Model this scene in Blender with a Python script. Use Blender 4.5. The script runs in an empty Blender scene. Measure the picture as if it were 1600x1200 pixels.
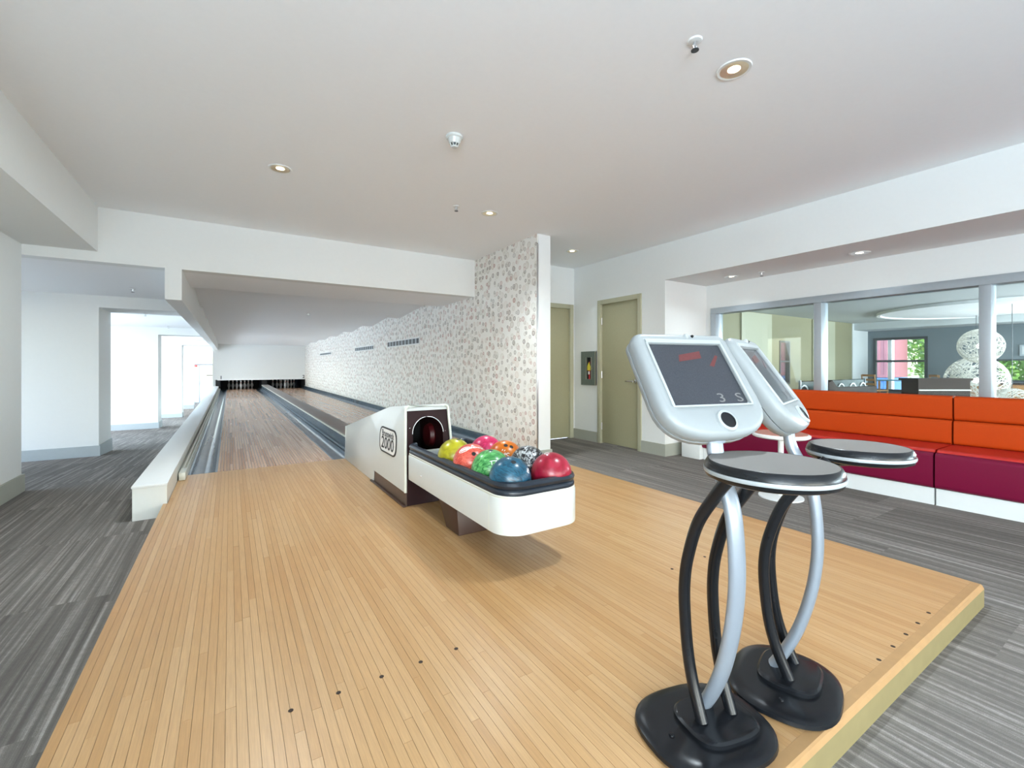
import bpy, bmesh, math, random
from mathutils import Vector, Matrix
random.seed(7)
PI = math.pi
S = bpy.context.scene
COL = S.collection

# ------------------------------------------------------------------ camera
cd = bpy.data.cameras.new('camera')
cam = bpy.data.objects.new('camera', cd); COL.objects.link(cam)
cam.location = (0, 0, 1.13)
cam.rotation_euler = (PI/2, 0, -math.radians(32.4))
cd.sensor_width = 36.0; cd.sensor_fit = 'HORIZONTAL'
cd.lens = 36.0*695/1600
cd.shift_y = -(600-571.5)/1600.0
cd.clip_start = 0.05; cd.clip_end = 200
S.camera = cam

# ------------------------------------------------------------------ world, daylight, exposure
W = bpy.data.worlds.new('world'); S.world = W; W.use_nodes = True
wn = W.node_tree.nodes; wl = W.node_tree.links
bg = wn['Background']
sky = wn.new('ShaderNodeTexSky')
sky.sky_type = 'NISHITA'; sky.sun_disc = False
sky.sun_elevation = math.radians(48); sky.sun_rotation = math.radians(200)
sky.air_density = 1.3; sky.dust_density = 2.0; sky.ozone_density = 1.0
wl.new(sky.outputs[0], bg.inputs[0]); bg.inputs[1].default_value = 0.9

def area(name, loc, rot, sx, sy, power, col, spread=180):
    l = bpy.data.lights.new(name, 'AREA'); l.shape = 'RECTANGLE'; l.size = sx; l.size_y = sy
    l.energy = power; l.color = col; l.spread = math.radians(spread)
    o = bpy.data.objects.new(name, l); COL.objects.link(o); o.location = loc; o.rotation_euler = rot
    return o
# daylight from the rear window wall and corridor bays, plus added fill lights
XL_FILL = -1.52
area('rear_window_daylight', (2.0, -8.85, 1.45), (PI/2, 0, 0), 6.6, 1.7, 40, (0.80, 0.91, 1.0))
area('rear_ceiling_fill', (2.0, -8.8, 0.75), (PI/2+math.radians(50), 0, 0), 6.6, 0.9, 190, (0.76, 0.89, 1.0))  # up-tilted fill added to brighten the ceiling
area('side_ceiling_fill', (XL_FILL, -3.4, 1.1), (0, -PI/2-1.05, 0), 1.3, 4.6, 330, (0.68, 0.85, 1.0))  # added fill aimed up at the ceiling, no known window on this side
area('bay_daylight_fill', (-4.3, 6.7, 1.3), (0, -PI/2+0.5, 0), 1.6, 1.2, 15, (0.62, 0.82, 1.0))
area('bay_daylight_fill', (-4.3, 11.7, 0.8), (0, -PI/2-0.45, 0), 1.8, 2.0, 105, (0.66, 0.84, 1.0))
area('bay_daylight_fill', (-4.3, 18.2, 0.5), (0, -PI/2-0.45, 0), 1.8, 2.4, 190, (0.70, 0.86, 1.0))
area('bay_daylight_fill', (-4.3, 24.3, 0.5), (0, -PI/2, 0), 1.9, 2.6, 110, (0.86, 0.93, 1.0))
area('bay_daylight_fill', (-4.3, 28.4, 0.5), (0, -PI/2, 0), 1.9, 3.0, 90, (0.86, 0.93, 1.0))  # extra light added to lift the dark wall beside the exit doors
area('lounge_fill', (16.6, -1.0, 1.3), (0, PI/2, 0), 1.6, 4.0, 560, (0.82, 0.93, 1.0))  # added fill in front of solid wall, brightens the lounge
area('lounge_fill', (11.0, -6.3, 1.2), (PI/2+0.5, 0, 0), 8.0, 1.8, 1400, (0.82, 0.93, 1.0))  # second added lounge fill, also against a solid wall

S.view_settings.view_transform = 'Standard'
S.view_settings.look = 'None'
S.view_settings.gamma = 1.0
S.view_settings.use_curve_mapping = False
S.view_settings.exposure = 0.78
try:
    S.cycles.diffuse_bounces = 6
    S.cycles.max_bounces = 12
    S.cycles.transparent_max_bounces = 12
    S.cycles.caustics_reflective = False
    S.cycles.caustics_refractive = False
    S.cycles.sample_clamp_indirect = 6.0
except Exception:
    pass

# ------------------------------------------------------------------ materials
MATS = {}
def newmat(name):
    m = bpy.data.materials.new(name); m.use_nodes = True
    MATS[name] = m
    return m, m.node_tree.nodes, m.node_tree.links, m.node_tree.nodes['Principled BSDF']

def N(nodes, t, **kw):
    n = nodes.new(t)
    for k, v in kw.items(): setattr(n, k, v)
    return n

def plain(name, col, rough=0.5, metal=0.0, noise=0.04, nscale=30.0, bump=0.0, bscale=150.0, coat=0.0, spec=0.5):
    """one colour with slight procedural variation and optional fine relief"""
    m, n, l, p = newmat(name)
    tc = N(n, 'ShaderNodeTexCoord')
    nz = N(n, 'ShaderNodeTexNoise'); nz.inputs['Scale'].default_value = nscale; nz.inputs['Detail'].default_value = 3
    l.new(tc.outputs['Object'], nz.inputs['Vector'])
    mx = N(n, 'ShaderNodeMix', data_type='RGBA')
    mx.inputs['A'].default_value = [max(0, c*(1-noise)) for c in col[:3]]+[1]
    mx.inputs['B'].default_value = [min(1, c*(1+noise)) for c in col[:3]]+[1]
    l.new(nz.outputs['Fac'], mx.inputs['Factor'])
    l.new(mx.outputs['Result'], p.inputs['Base Color'])
    p.inputs['Roughness'].default_value = rough; p.inputs['Metallic'].default_value = metal
    p.inputs['Coat Weight'].default_value = coat
    p.inputs['Specular IOR Level'].default_value = spec
    if bump > 0:
        b = N(n, 'ShaderNodeTexNoise'); b.inputs['Scale'].default_value = bscale; b.inputs['Detail'].default_value = 2
        l.new(tc.outputs['Object'], b.inputs['Vector'])
        bp = N(n, 'ShaderNodeBump'); bp.inputs['Strength'].default_value = bump; bp.inputs['Distance'].default_value = 0.002
        l.new(b.outputs['Fac'], bp.inputs['Height']); l.new(bp.outputs['Normal'], p.inputs['Normal'])
    return m

plain('paint_white', (0.76, 0.775, 0.765), 0.75, bump=0.15, bscale=220, noise=0.015)
plain('paint_ceiling', (0.87, 0.885, 0.90), 0.85, bump=0.2, bscale=260, noise=0.015)
plain('paint_ledge', (0.74, 0.75, 0.71), 0.45, noise=0.03)
plain('baseboard_grey', (0.36, 0.365, 0.31), 0.6, noise=0.04)
plain('baseboard_bluegrey', (0.40, 0.44, 0.45), 0.6, noise=0.04)
plain('door_olive', (0.36, 0.34, 0.215), 0.55, noise=0.05, nscale=60)
plain('frame_olive', (0.42, 0.41, 0.29), 0.5, noise=0.03)
plain('metal_satin', (0.66, 0.67, 0.68), 0.28, 1.0)
plain('window_metal', (0.40, 0.45, 0.49), 0.38, 0.35)
plain('vinyl_orange', (0.50, 0.055, 0.003), 0.65, noise=0.05, nscale=90, bump=0.25, bscale=500, spec=0.2)
plain('vinyl_red', (0.50, 0.018, 0.010), 0.42, noise=0.05, nscale=90, bump=0.25, bscale=500)
plain('vinyl_maroon', (0.17, 0.003, 0.032), 0.42, noise=0.06, nscale=90, bump=0.25, bscale=500, spec=0.25)
plain('hood_white', (0.61, 0.64, 0.625), 0.28, noise=0.02, coat=0.3)
plain('hood_trim', (0.66, 0.68, 0.60), 0.35, noise=0.05)
plain('dark_maroon', (0.022, 0.007, 0.008), 0.45, noise=0.3, nscale=9, spec=0.2)
plain('black_gloss', (0.012, 0.012, 0.014), 0.16, noise=0.1, coat=0.4)
plain('black_matte', (0.01, 0.01, 0.011), 0.7, noise=0.1)
plain('brown_plastic', (0.055, 0.026, 0.017), 0.4, noise=0.1)
plain('kick_brown', (0.11, 0.07, 0.05), 0.35, noise=0.1, metal=0.3)
plain('rim_blue', (0.010, 0.017, 0.028), 0.32, noise=0.1, coat=0.1)
plain('wheel_red', (0.07, 0.004, 0.006), 0.4)
plain('gutter_grey', (0.17, 0.21, 0.25), 0.22, noise=0.15, nscale=4)
plain('division_top', (0.20, 0.165, 0.15), 0.35, noise=0.1, nscale=8)
plain('division_side', (0.10, 0.14, 0.17), 0.16, noise=0.25, nscale=5)
plain('capping_white', (0.62, 0.63, 0.56), 0.35, noise=0.06)
plain('pin_white', (0.82, 0.82, 0.82), 0.2, coat=0.4)
plain('pin_red', (0.65, 0.03, 0.05), 0.25)
plain('print_black', (0.015, 0.015, 0.017), 0.5)
plain('print_white', (0.85, 0.85, 0.83), 0.4)
plain('console_grey', (0.27, 0.295, 0.305), 0.38, noise=0.02, bump=0.06, bscale=600)
plain('console_light', (0.36, 0.39, 0.40), 0.32, noise=0.02)
plain('console_black', (0.008, 0.009, 0.011), 0.26, noise=0.2, spec=0.35)
plain('console_silver', (0.28, 0.32, 0.37), 0.33, 0.3, noise=0.03)
plain('tabletop_taupe', (0.20, 0.183, 0.168), 0.55, noise=0.12, nscale=700)
plain('cabinet_green', (0.12, 0.15, 0.13), 0.45, noise=0.1)
plain('extinguisher_yellow', (0.65, 0.55, 0.05), 0.4)
plain('lounge_olive', (0.26, 0.24, 0.14), 0.7, noise=0.06)
plain('lounge_grey', (0.17, 0.205, 0.225), 0.8, noise=0.04)
plain('lounge_ceiling', (0.60, 0.63, 0.64), 0.8)
plain('lounge_brown', (0.045, 0.03, 0.023), 0.7, noise=0.1, spec=0.2)
plain('frame_dark', (0.05, 0.06, 0.065), 0.4)
plain('lamp_fibre', (0.80, 0.78, 0.72), 0.7)
plain('chair_wood', (0.42, 0.22, 0.09), 0.5, noise=0.2)
plain('table_blue', (0.18, 0.42, 0.55), 0.4)
plain('container_red', (0.34, 0.13, 0.15), 0.6, noise=0.15, nscale=3)
plain('container_blue', (0.10, 0.22, 0.46), 0.6, noise=0.15, nscale=3)
plain('asphalt', (0.42, 0.42, 0.40), 0.9, noise=0.15, nscale=4)
plain('leaf_green', (0.20, 0.36, 0.06), 0.6, noise=0.35, nscale=3)
plain('trunk_brown', (0.12, 0.08, 0.05), 0.9, noise=0.3)
plain('exit_red', (0.65, 0.02, 0.03), 0.4)
plain('fascia_wood', (0.26, 0.205, 0.09), 0.55, noise=0.14, nscale=14)
plain('nosing_wood', (0.42, 0.24, 0.10), 0.45, noise=0.12, nscale=25)
plain('subfloor_dark', (0.05, 0.025, 0.012), 0.9)
plain('woven_rust', (0.55, 0.25, 0.19), 0.7, noise=0.35, nscale=260)
plain('reflection_red', (0.11, 0.03, 0.03), 0.25, noise=0.2, nscale=300)
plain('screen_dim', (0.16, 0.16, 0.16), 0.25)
plain('chrome', (0.8, 0.8, 0.8), 0.12, 1.0, noise=0.0)
plain('reflector_gold', (0.95, 0.84, 0.62), 0.35, 0.8, noise=0.1, nscale=40)

def emit(name, col, strength):
    m, n, l, p = newmat(name)
    p.inputs['Base Color'].default_value = (*col, 1)
    p.inputs['Emission Color'].default_value = (*col, 1)
    p.inputs['Emission Strength'].default_value = strength
emit('lamp_glow', (1.0, 0.84, 0.58), 5.0)
emit('bulb_glow', (1.0, 0.97, 0.90), 2.2)
emit('exit_glow', (0.75, 0.05, 0.05), 0.8)

def glass_mat(name, tint, refl):
    m, n, l, p = newmat(name)
    n.remove(p)
    out = n['Material Output']
    tr = N(n, 'ShaderNodeBsdfTransparent'); tr.inputs[0].default_value = (*tint, 1)
    gl = N(n, 'ShaderNodeBsdfGlossy'); gl.inputs['Roughness'].default_value = 0.02
    fr = N(n, 'ShaderNodeFresnel'); fr.inputs['IOR'].default_value = 1.45
    mt = N(n, 'ShaderNodeMath', operation='MULTIPLY'); mt.inputs[1].default_value = refl
    l.new(fr.outputs[0], mt.inputs[0])
    mx = N(n, 'ShaderNodeMixShader')
    l.new(mt.outputs[0], mx.inputs[0]); l.new(tr.outputs[0], mx.inputs[1]); l.new(gl.outputs[0], mx.inputs[2])
    l.new(mx.outputs[0], out.inputs[0])
glass_mat('glass_clear', (0.90, 0.94, 0.94), 0.8)
glass_mat('glass_frosted', (0.75, 0.80, 0.82), 0.8)

def wood_mat(name, base, dark, light, rough, coat, scale_len=1.0, strips=None, coat_rough=0.1, spec=0.5):
    """maple boards: tint per board, fine grain along the length (local y); strips draws thin boards too far to build"""
    m, n, l, p = newmat(name)
    tc = N(n, 'ShaderNodeTexCoord'); ge = N(n, 'ShaderNodeNewGeometry'); oi = N(n, 'ShaderNodeObjectInfo')
    sep = N(n, 'ShaderNodeSeparateXYZ'); l.new(ge.outputs['Position'], sep.inputs[0])
    add = N(n, 'ShaderNodeMath', operation='ADD'); l.new(oi.outputs['Random'], add.inputs[0]); l.new(ge.outputs['Random Per Island'], add.inputs[1])
    fr = N(n, 'ShaderNodeMath', operation='FRACT'); l.new(add.outputs[0], fr.inputs[0])
    rnd = fr.outputs[0]
    if strips:
        dv = N(n, 'ShaderNodeMath', operation='DIVIDE'); l.new(sep.outputs['X'], dv.inputs[0]); dv.inputs[1].default_value = strips
        fl = N(n, 'ShaderNodeMath', operation='FLOOR'); l.new(dv.outputs[0], fl.inputs[0])
        wn_ = N(n, 'ShaderNodeTexWhiteNoise', noise_dimensions='1D'); l.new(fl.outputs[0], wn_.inputs['W'])
        # board lengths: a different offset on each strip
        yo = N(n, 'ShaderNodeMath', operation='MULTIPLY_ADD'); l.new(wn_.outputs['Value'], yo.inputs[0]); yo.inputs[1].default_value = 1.7; l.new(sep.outputs['Y'], yo.inputs[2])
        yd = N(n, 'ShaderNodeMath', operation='DIVIDE'); l.new(yo.outputs[0], yd.inputs[0]); yd.inputs[1].default_value = 1.3
        yf = N(n, 'ShaderNodeMath', operation='FLOOR'); l.new(yd.outputs[0], yf.inputs[0])
        cb = N(n, 'ShaderNodeCombineXYZ'); l.new(fl.outputs[0], cb.inputs[0]); l.new(yf.outputs[0], cb.inputs[1])
        w2 = N(n, 'ShaderNodeTexWhiteNoise', noise_dimensions='2D'); l.new(cb.outputs[0], w2.inputs['Vector'])
        rnd = w2.outputs['Value']
        ff = N(n, 'ShaderNodeMath', operation='FRACT'); l.new(dv.outputs[0], ff.inputs[0])
        jn = N(n, 'ShaderNodeMath', operation='LESS_THAN'); l.new(ff.outputs[0], jn.inputs[0]); jn.inputs[1].default_value = 0.13
    ramp = N(n, 'ShaderNodeValToRGB'); e = ramp.color_ramp.elements
    e[0].position = 0.0; e[0].color = (*dark, 1); e[1].position = 1.0; e[1].color = (*light, 1)
    k = e.new(0.45); k.color = (*base, 1)
    l.new(rnd, ramp.inputs[0])
    mp = N(n, 'ShaderNodeMapping'); mp.inputs['Scale'].default_value = (260, 9*scale_len, 30)
    l.new(ge.outputs['Position'], mp.inputs['Vector'])
    off = N(n, 'ShaderNodeVectorMath', operation='ADD'); l.new(mp.outputs[0], off.inputs[0])
    sc = N(n, 'ShaderNodeMath', operation='MULTIPLY'); sc.inputs[1].default_value = 70; l.new(rnd, sc.inputs[0])
    l.new(sc.outputs[0], off.inputs[1])
    gr = N(n, 'ShaderNodeTexNoise'); gr.inputs['Scale'].default_value = 1.0; gr.inputs['Detail'].default_value = 4; gr.inputs['Roughness'].default_value = 0.65
    l.new(off.outputs[0], gr.inputs['Vector'])
    gm = N(n, 'ShaderNodeMapRange'); gm.inputs['From Min'].default_value = 0.3; gm.inputs['From Max'].default_value = 0.7
    gm.inputs['To Min'].default_value = 0.87; gm.inputs['To Max'].default_value = 1.08
    l.new(gr.outputs['Fac'], gm.inputs['Value'])
    mul = N(n, 'ShaderNodeMix', data_type='RGBA', blend_type='MULTIPLY'); mul.inputs['Factor'].default_value = 1
    l.new(ramp.outputs[0], mul.inputs['A'])
    cbn = N(n, 'ShaderNodeCombineColor'); [l.new(gm.outputs[0], cbn.inputs[i]) for i in range(3)]
    l.new(cbn.outputs[0], mul.inputs['B'])
    res = mul.outputs['Result']
    # broad wear: traffic patches where the finish has yellowed or bleached
    wz = N(n, 'ShaderNodeTexNoise'); wz.inputs['Scale'].default_value = 0.9; wz.inputs['Detail'].default_value = 3
    l.new(ge.outputs['Position'], wz.inputs['Vector'])
    wm = N(n, 'ShaderNodeMix', data_type='RGBA', blend_type='MULTIPLY'); wm.inputs['Factor'].default_value = 0.6
    l.new(res, wm.inputs['A'])
    wr = N(n, 'ShaderNodeValToRGB'); wr.color_ramp.elements[0].color = (1.0, 0.86, 0.72, 1); wr.color_ramp.elements[1].color = (1.0, 1.0, 1.0, 1)
    wr.color_ramp.elements[0].position = 0.3; wr.color_ramp.elements[1].position = 0.7
    l.new(wz.outputs['Fac'], wr.inputs[0]); l.new(wr.outputs[0], wm.inputs['B'])
    res = wm.outputs['Result']
    if strips:
        jm = N(n, 'ShaderNodeMix', data_type='RGBA'); l.new(jn.outputs[0], jm.inputs['Factor']); l.new(res, jm.inputs['A'])
        jm.inputs['B'].default_value = (dark[0]*0.55, dark[1]*0.5, dark[2]*0.45, 1); res = jm.outputs['Result']
    l.new(res, p.inputs['Base Color'])
    p.inputs['Roughness'].default_value = rough; p.inputs['Coat Weight'].default_value = coat; p.inputs['Coat Roughness'].default_value = coat_rough
    p.inputs['Specular IOR Level'].default_value = spec
wood_mat('approach_wood', (0.50, 0.30, 0.133), (0.455, 0.258, 0.105), (0.535, 0.335, 0.162), 0.34, 0.15, coat_rough=0.25)
wood_mat('lane_wood', (0.52, 0.31, 0.19), (0.40, 0.21, 0.11), (0.60, 0.38, 0.25), 0.26, 0.2, strips=0.0271, coat_rough=0.05)
wood_mat('pindeck_wood', (0.33, 0.15, 0.055), (0.25, 0.10, 0.04), (0.40, 0.20, 0.09), 0.15, 0.8, strips=0.0271, coat_rough=0.04)

def carpet():
    m, n, l, p = newmat('carpet')
    ge = N(n, 'ShaderNodeNewGeometry'); sep = N(n, 'ShaderNodeSeparateXYZ'); l.new(ge.outputs['Position'], sep.inputs[0])
    def m1(op, a, b):
        q = N(n, 'ShaderNodeMath', operation=op)
        for i, v in enumerate((a, b)):
            if v is None: continue
            if isinstance(v, (int, float)): q.inputs[i].default_value = v
            else: l.new(v, q.inputs[i])
        return q.outputs[0]
    # carpet planks 0.25 x 1 m, each with its own shift of the stripe pattern
    xi = m1('FLOOR', m1('DIVIDE', sep.outputs['X'], 0.5), None)
    wx = N(n, 'ShaderNodeTexWhiteNoise', noise_dimensions='1D'); l.new(xi, wx.inputs['W'])
    yi = m1('FLOOR', m1('ADD', m1('DIVIDE', sep.outputs['Y'], 1.0), wx.outputs['Value']), None)
    cb = N(n, 'ShaderNodeCombineXYZ'); l.new(xi, cb.inputs[0]); l.new(yi, cb.inputs[1])
    wt = N(n, 'ShaderNodeTexWhiteNoise', noise_dimensions='2D'); l.new(cb.outputs[0], wt.inputs['Vector'])
    v = N(n, 'ShaderNodeCombineXYZ')
    l.new(m1('MULTIPLY', sep.outputs['X'], 46.0), v.inputs[0]); l.new(m1('MULTIPLY', sep.outputs['Y'], 0.55), v.inputs[1]); l.new(m1('MULTIPLY', wt.outputs['Value'], 40.0), v.inputs[2])
    st = N(n, 'ShaderNodeTexNoise'); st.inputs['Scale'].default_value = 1.0; st.inputs['Detail'].default_value = 4; st.inputs['Roughness'].default_value = 0.7
    l.new(v.outputs[0], st.inputs['Vector'])
    fz = N(n, 'ShaderNodeTexNoise'); fz.inputs['Scale'].default_value = 420; fz.inputs['Detail'].default_value = 2
    l.new(ge.outputs['Position'], fz.inputs['Vector'])
    mid = N(n, 'ShaderNodeTexNoise'); mid.inputs['Scale'].default_value = 45; mid.inputs['Detail'].default_value = 3
    l.new(ge.outputs['Position'], mid.inputs['Vector'])
    s = m1('ADD', m1('MULTIPLY', st.outputs['Fac'], 0.70), m1('ADD', m1('MULTIPLY', fz.outputs['Fac'], 0.24), m1('MULTIPLY', mid.outputs['Fac'], 0.10)))
    rp = N(n, 'ShaderNodeValToRGB'); e = rp.color_ramp.elements
    e[0].position = 0.40; e[0].color = (0.125, 0.112, 0.100, 1)
    e[1].position = 0.70; e[1].color = (0.43, 0.395, 0.36, 1)
    k = e.new(0.54); k.color = (0.185, 0.167, 0.149, 1)
    l.new(s, rp.inputs[0])
    tn = N(n, 'ShaderNodeMix', data_type='RGBA', blend_type='MULTIPLY'); tn.inputs['Factor'].default_value = 1
    l.new(rp.outputs[0], tn.inputs['A'])
    g = m1('MULTIPLY_ADD', wt.outputs['Value'], 0.3); n[-1].inputs[2].default_value = 0.85
    cc = N(n, 'ShaderNodeCombineColor'); [l.new(g, cc.inputs[i]) for i in range(3)]
    l.new(cc.outputs[0], tn.inputs['B'])
    l.new(tn.outputs['Result'], p.inputs['Base Color'])
    p.inputs['Roughness'].default_value = 0.95; p.inputs['Specular IOR Level'].default_value = 0.15
    bp = N(n, 'ShaderNodeBump'); bp.inputs['Strength'].default_value = 0.5; bp.inputs['Distance'].default_value = 0.004
    l.new(s, bp.inputs['Height']); l.new(bp.outputs['Normal'], p.inputs['Normal'])
carpet()

def wallpaper():
    """printed wallpaper: tree-ring circles of several tints on an off-white ground"""
    m, n, l, p = newmat('wallpaper')
    ge = N(n, 'ShaderNodeNewGeometry'); sep = N(n, 'ShaderNodeSeparateXYZ'); l.new(ge.outputs['Position'], sep.inputs[0])
    cb = N(n, 'ShaderNodeCombineXYZ'); l.new(sep.outputs['Y'], cb.inputs[0]); l.new(sep.outputs['Z'], cb.inputs[1])
    def m1(op, a, b=None, c=None):
        q = N(n, 'ShaderNodeMath', operation=op)
        for i, v in enumerate((a, b, c)):
            if v is None: continue
            if isinstance(v, (int, float)): q.inputs[i].default_value = v
            else: l.new(v, q.inputs[i])
        return q.outputs[0]
    cur = None
    ground = (0.80, 0.785, 0.74, 1)
    def layer(scale, seed, col_ramp, prev, rmin, rvar, rand, smin):
        of = N(n, 'ShaderNodeVectorMath', operation='ADD'); l.new(cb.outputs[0], of.inputs[0]); of.inputs[1].default_value = (seed, seed*0.37, 0)
        vo = N(n, 'ShaderNodeTexVoronoi', voronoi_dimensions='2D', feature='F1'); vo.inputs['Scale'].default_value = scale; vo.inputs['Randomness'].default_value = rand
        l.new(of.outputs[0], vo.inputs['Vector'])
        sc = N(n, 'ShaderNodeSeparateColor'); l.new(vo.outputs['Color'], sc.inputs[0])
        d = vo.outputs['Distance']
        r = m1('MULTIPLY_ADD', sc.outputs[0], rvar, rmin)
        q = m1('DIVIDE', d, r)
        inside = m1('LESS_THAN', q, 1.0)
        # outer edge + inner rings
        edge = m1('GREATER_THAN', q, 0.76)
        ring2 = m1('MULTIPLY', m1('GREATER_THAN', q, 0.42), m1('LESS_THAN', q, 0.60))
        core = m1('LESS_THAN', q, 0.2)
        ink = m1('MAXIMUM', edge, m1('MAXIMUM', m1('MULTIPLY', ring2, 0.7), m1('MULTIPLY', core, 0.5)))
        fac = m1('MULTIPLY', inside, m1('MULTIPLY_ADD', ink, 0.82, 0.15))
        strength = m1('MULTIPLY_ADD', sc.outputs[1], 0.6, smin)
        fac = m1('MULTIPLY', fac, strength)
        rp = N(n, 'ShaderNodeValToRGB'); rp.color_ramp.interpolation = 'CONSTANT'
        e = rp.color_ramp.elements
        e[0].position = 0; e[0].color = col_ramp[0]
        e[1].position = 0.34; e[1].color = col_ramp[1]
        k = e.new(0.7); k.color = col_ramp[2]
        l.new(sc.outputs[2], rp.inputs[0])
        mx = N(n, 'ShaderNodeMix', data_type='RGBA'); l.new(fac, mx.inputs['Factor'])
        if prev is None: mx.inputs['A'].default_value = ground
        else: l.new(prev, mx.inputs['A'])
        l.new(rp.outputs[0], mx.inputs['B'])
        return mx.outputs['Result']
    cur = layer(8.5, 3.1, [(0.46, 0.40, 0.33, 1), (0.60, 0.50, 0.42, 1), (0.55, 0.53, 0.45, 1)], None, 0.22, 0.20, 0.85, 0.3)
    cur = layer(9.5, 17.7, [(0.16, 0.11, 0.09, 1), (0.40, 0.17, 0.14, 1), (0.22, 0.19, 0.15, 1)], cur, 0.18, 0.13, 0.75, 0.5)
    l.new(cur, p.inputs['Base Color']); p.inputs['Roughness'].default_value = 0.75
wallpaper()

def ball_mat(name, c1, c2, scale=(30, 30, 6), dist=2.0, lo=0.35, hi=0.65):
    m, n, l, p = newmat(name)
    tc = N(n, 'ShaderNodeTexCoord')
    mp = N(n, 'ShaderNodeMapping'); mp.inputs['Scale'].default_value = scale; mp.inputs['Rotation'].default_value = (0.25, 0.2, 0)
    l.new(tc.outputs['Object'], mp.inputs['Vector'])
    nz = N(n, 'ShaderNodeTexNoise'); nz.inputs['Scale'].default_value = 1.6; nz.inputs['Detail'].default_value = 4; nz.inputs['Distortion'].default_value = dist
    l.new(mp.outputs[0], nz.inputs['Vector'])
    rp = N(n, 'ShaderNodeValToRGB'); e = rp.color_ramp.elements
    e[0].position = lo; e[0].color = (*c1, 1); e[1].position = hi; e[1].color = (*c2, 1)
    l.new(nz.outputs['Fac'], rp.inputs[0]); l.new(rp.outputs[0], p.inputs['Base Color'])
    p.inputs['Roughness'].default_value = 0.3; p.inputs['Coat Weight'].default_value = 0.12; p.inputs['Coat Roughness'].default_value = 0.12
ball_mat('ball_blue', (0.003, 0.032, 0.062), (0.014, 0.115, 0.195))
ball_mat('ball_crimson', (0.24, 0.003, 0.018), (0.40, 0.016, 0.048), (10, 10, 10), 1)
ball_mat('ball_green', (0.0, 0.13, 0.02), (0.16, 0.52, 0.16), (22, 22, 6))
ball_mat('ball_marble', (0.006, 0.006, 0.008), (0.52, 0.54, 0.54), (14, 22, 9), 3.0, 0.47, 0.60)
ball_mat('ball_coral', (0.50, 0.035, 0.02), (0.78, 0.16, 0.11))
ball_mat('ball_orange', (0.50, 0.09, 0.0), (0.62, 0.17, 0.005), (8, 8, 8), 1)
ball_mat('ball_yellow', (0.29, 0.26, 0.0), (0.46, 0.43, 0.012), (9, 9, 9), 1)
ball_mat('ball_magenta', (0.45, 0.004, 0.06), (0.66, 0.03, 0.14), (22, 22, 6))

def screen_mat():
    m, n, l, p = newmat('screen_dark')
    tc = N(n, 'ShaderNodeTexCoord')
    nz = N(n, 'ShaderNodeTexNoise'); nz.inputs['Scale'].default_value = 300
    l.new(tc.outputs['Object'], nz.inputs['Vector'])
    rp = N(n, 'ShaderNodeValToRGB'); rp.color_ramp.elements[0].color = (0.022, 0.026, 0.034, 1); rp.color_ramp.elements[1].color = (0.05, 0.054, 0.065, 1)
    l.new(nz.outputs['Fac'], rp.inputs[0]); l.new(rp.outputs[0], p.inputs['Base Color'])
    p.inputs['Roughness'].default_value = 0.18; p.inputs['Specular IOR Level'].default_value = 0.5
screen_mat()

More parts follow.
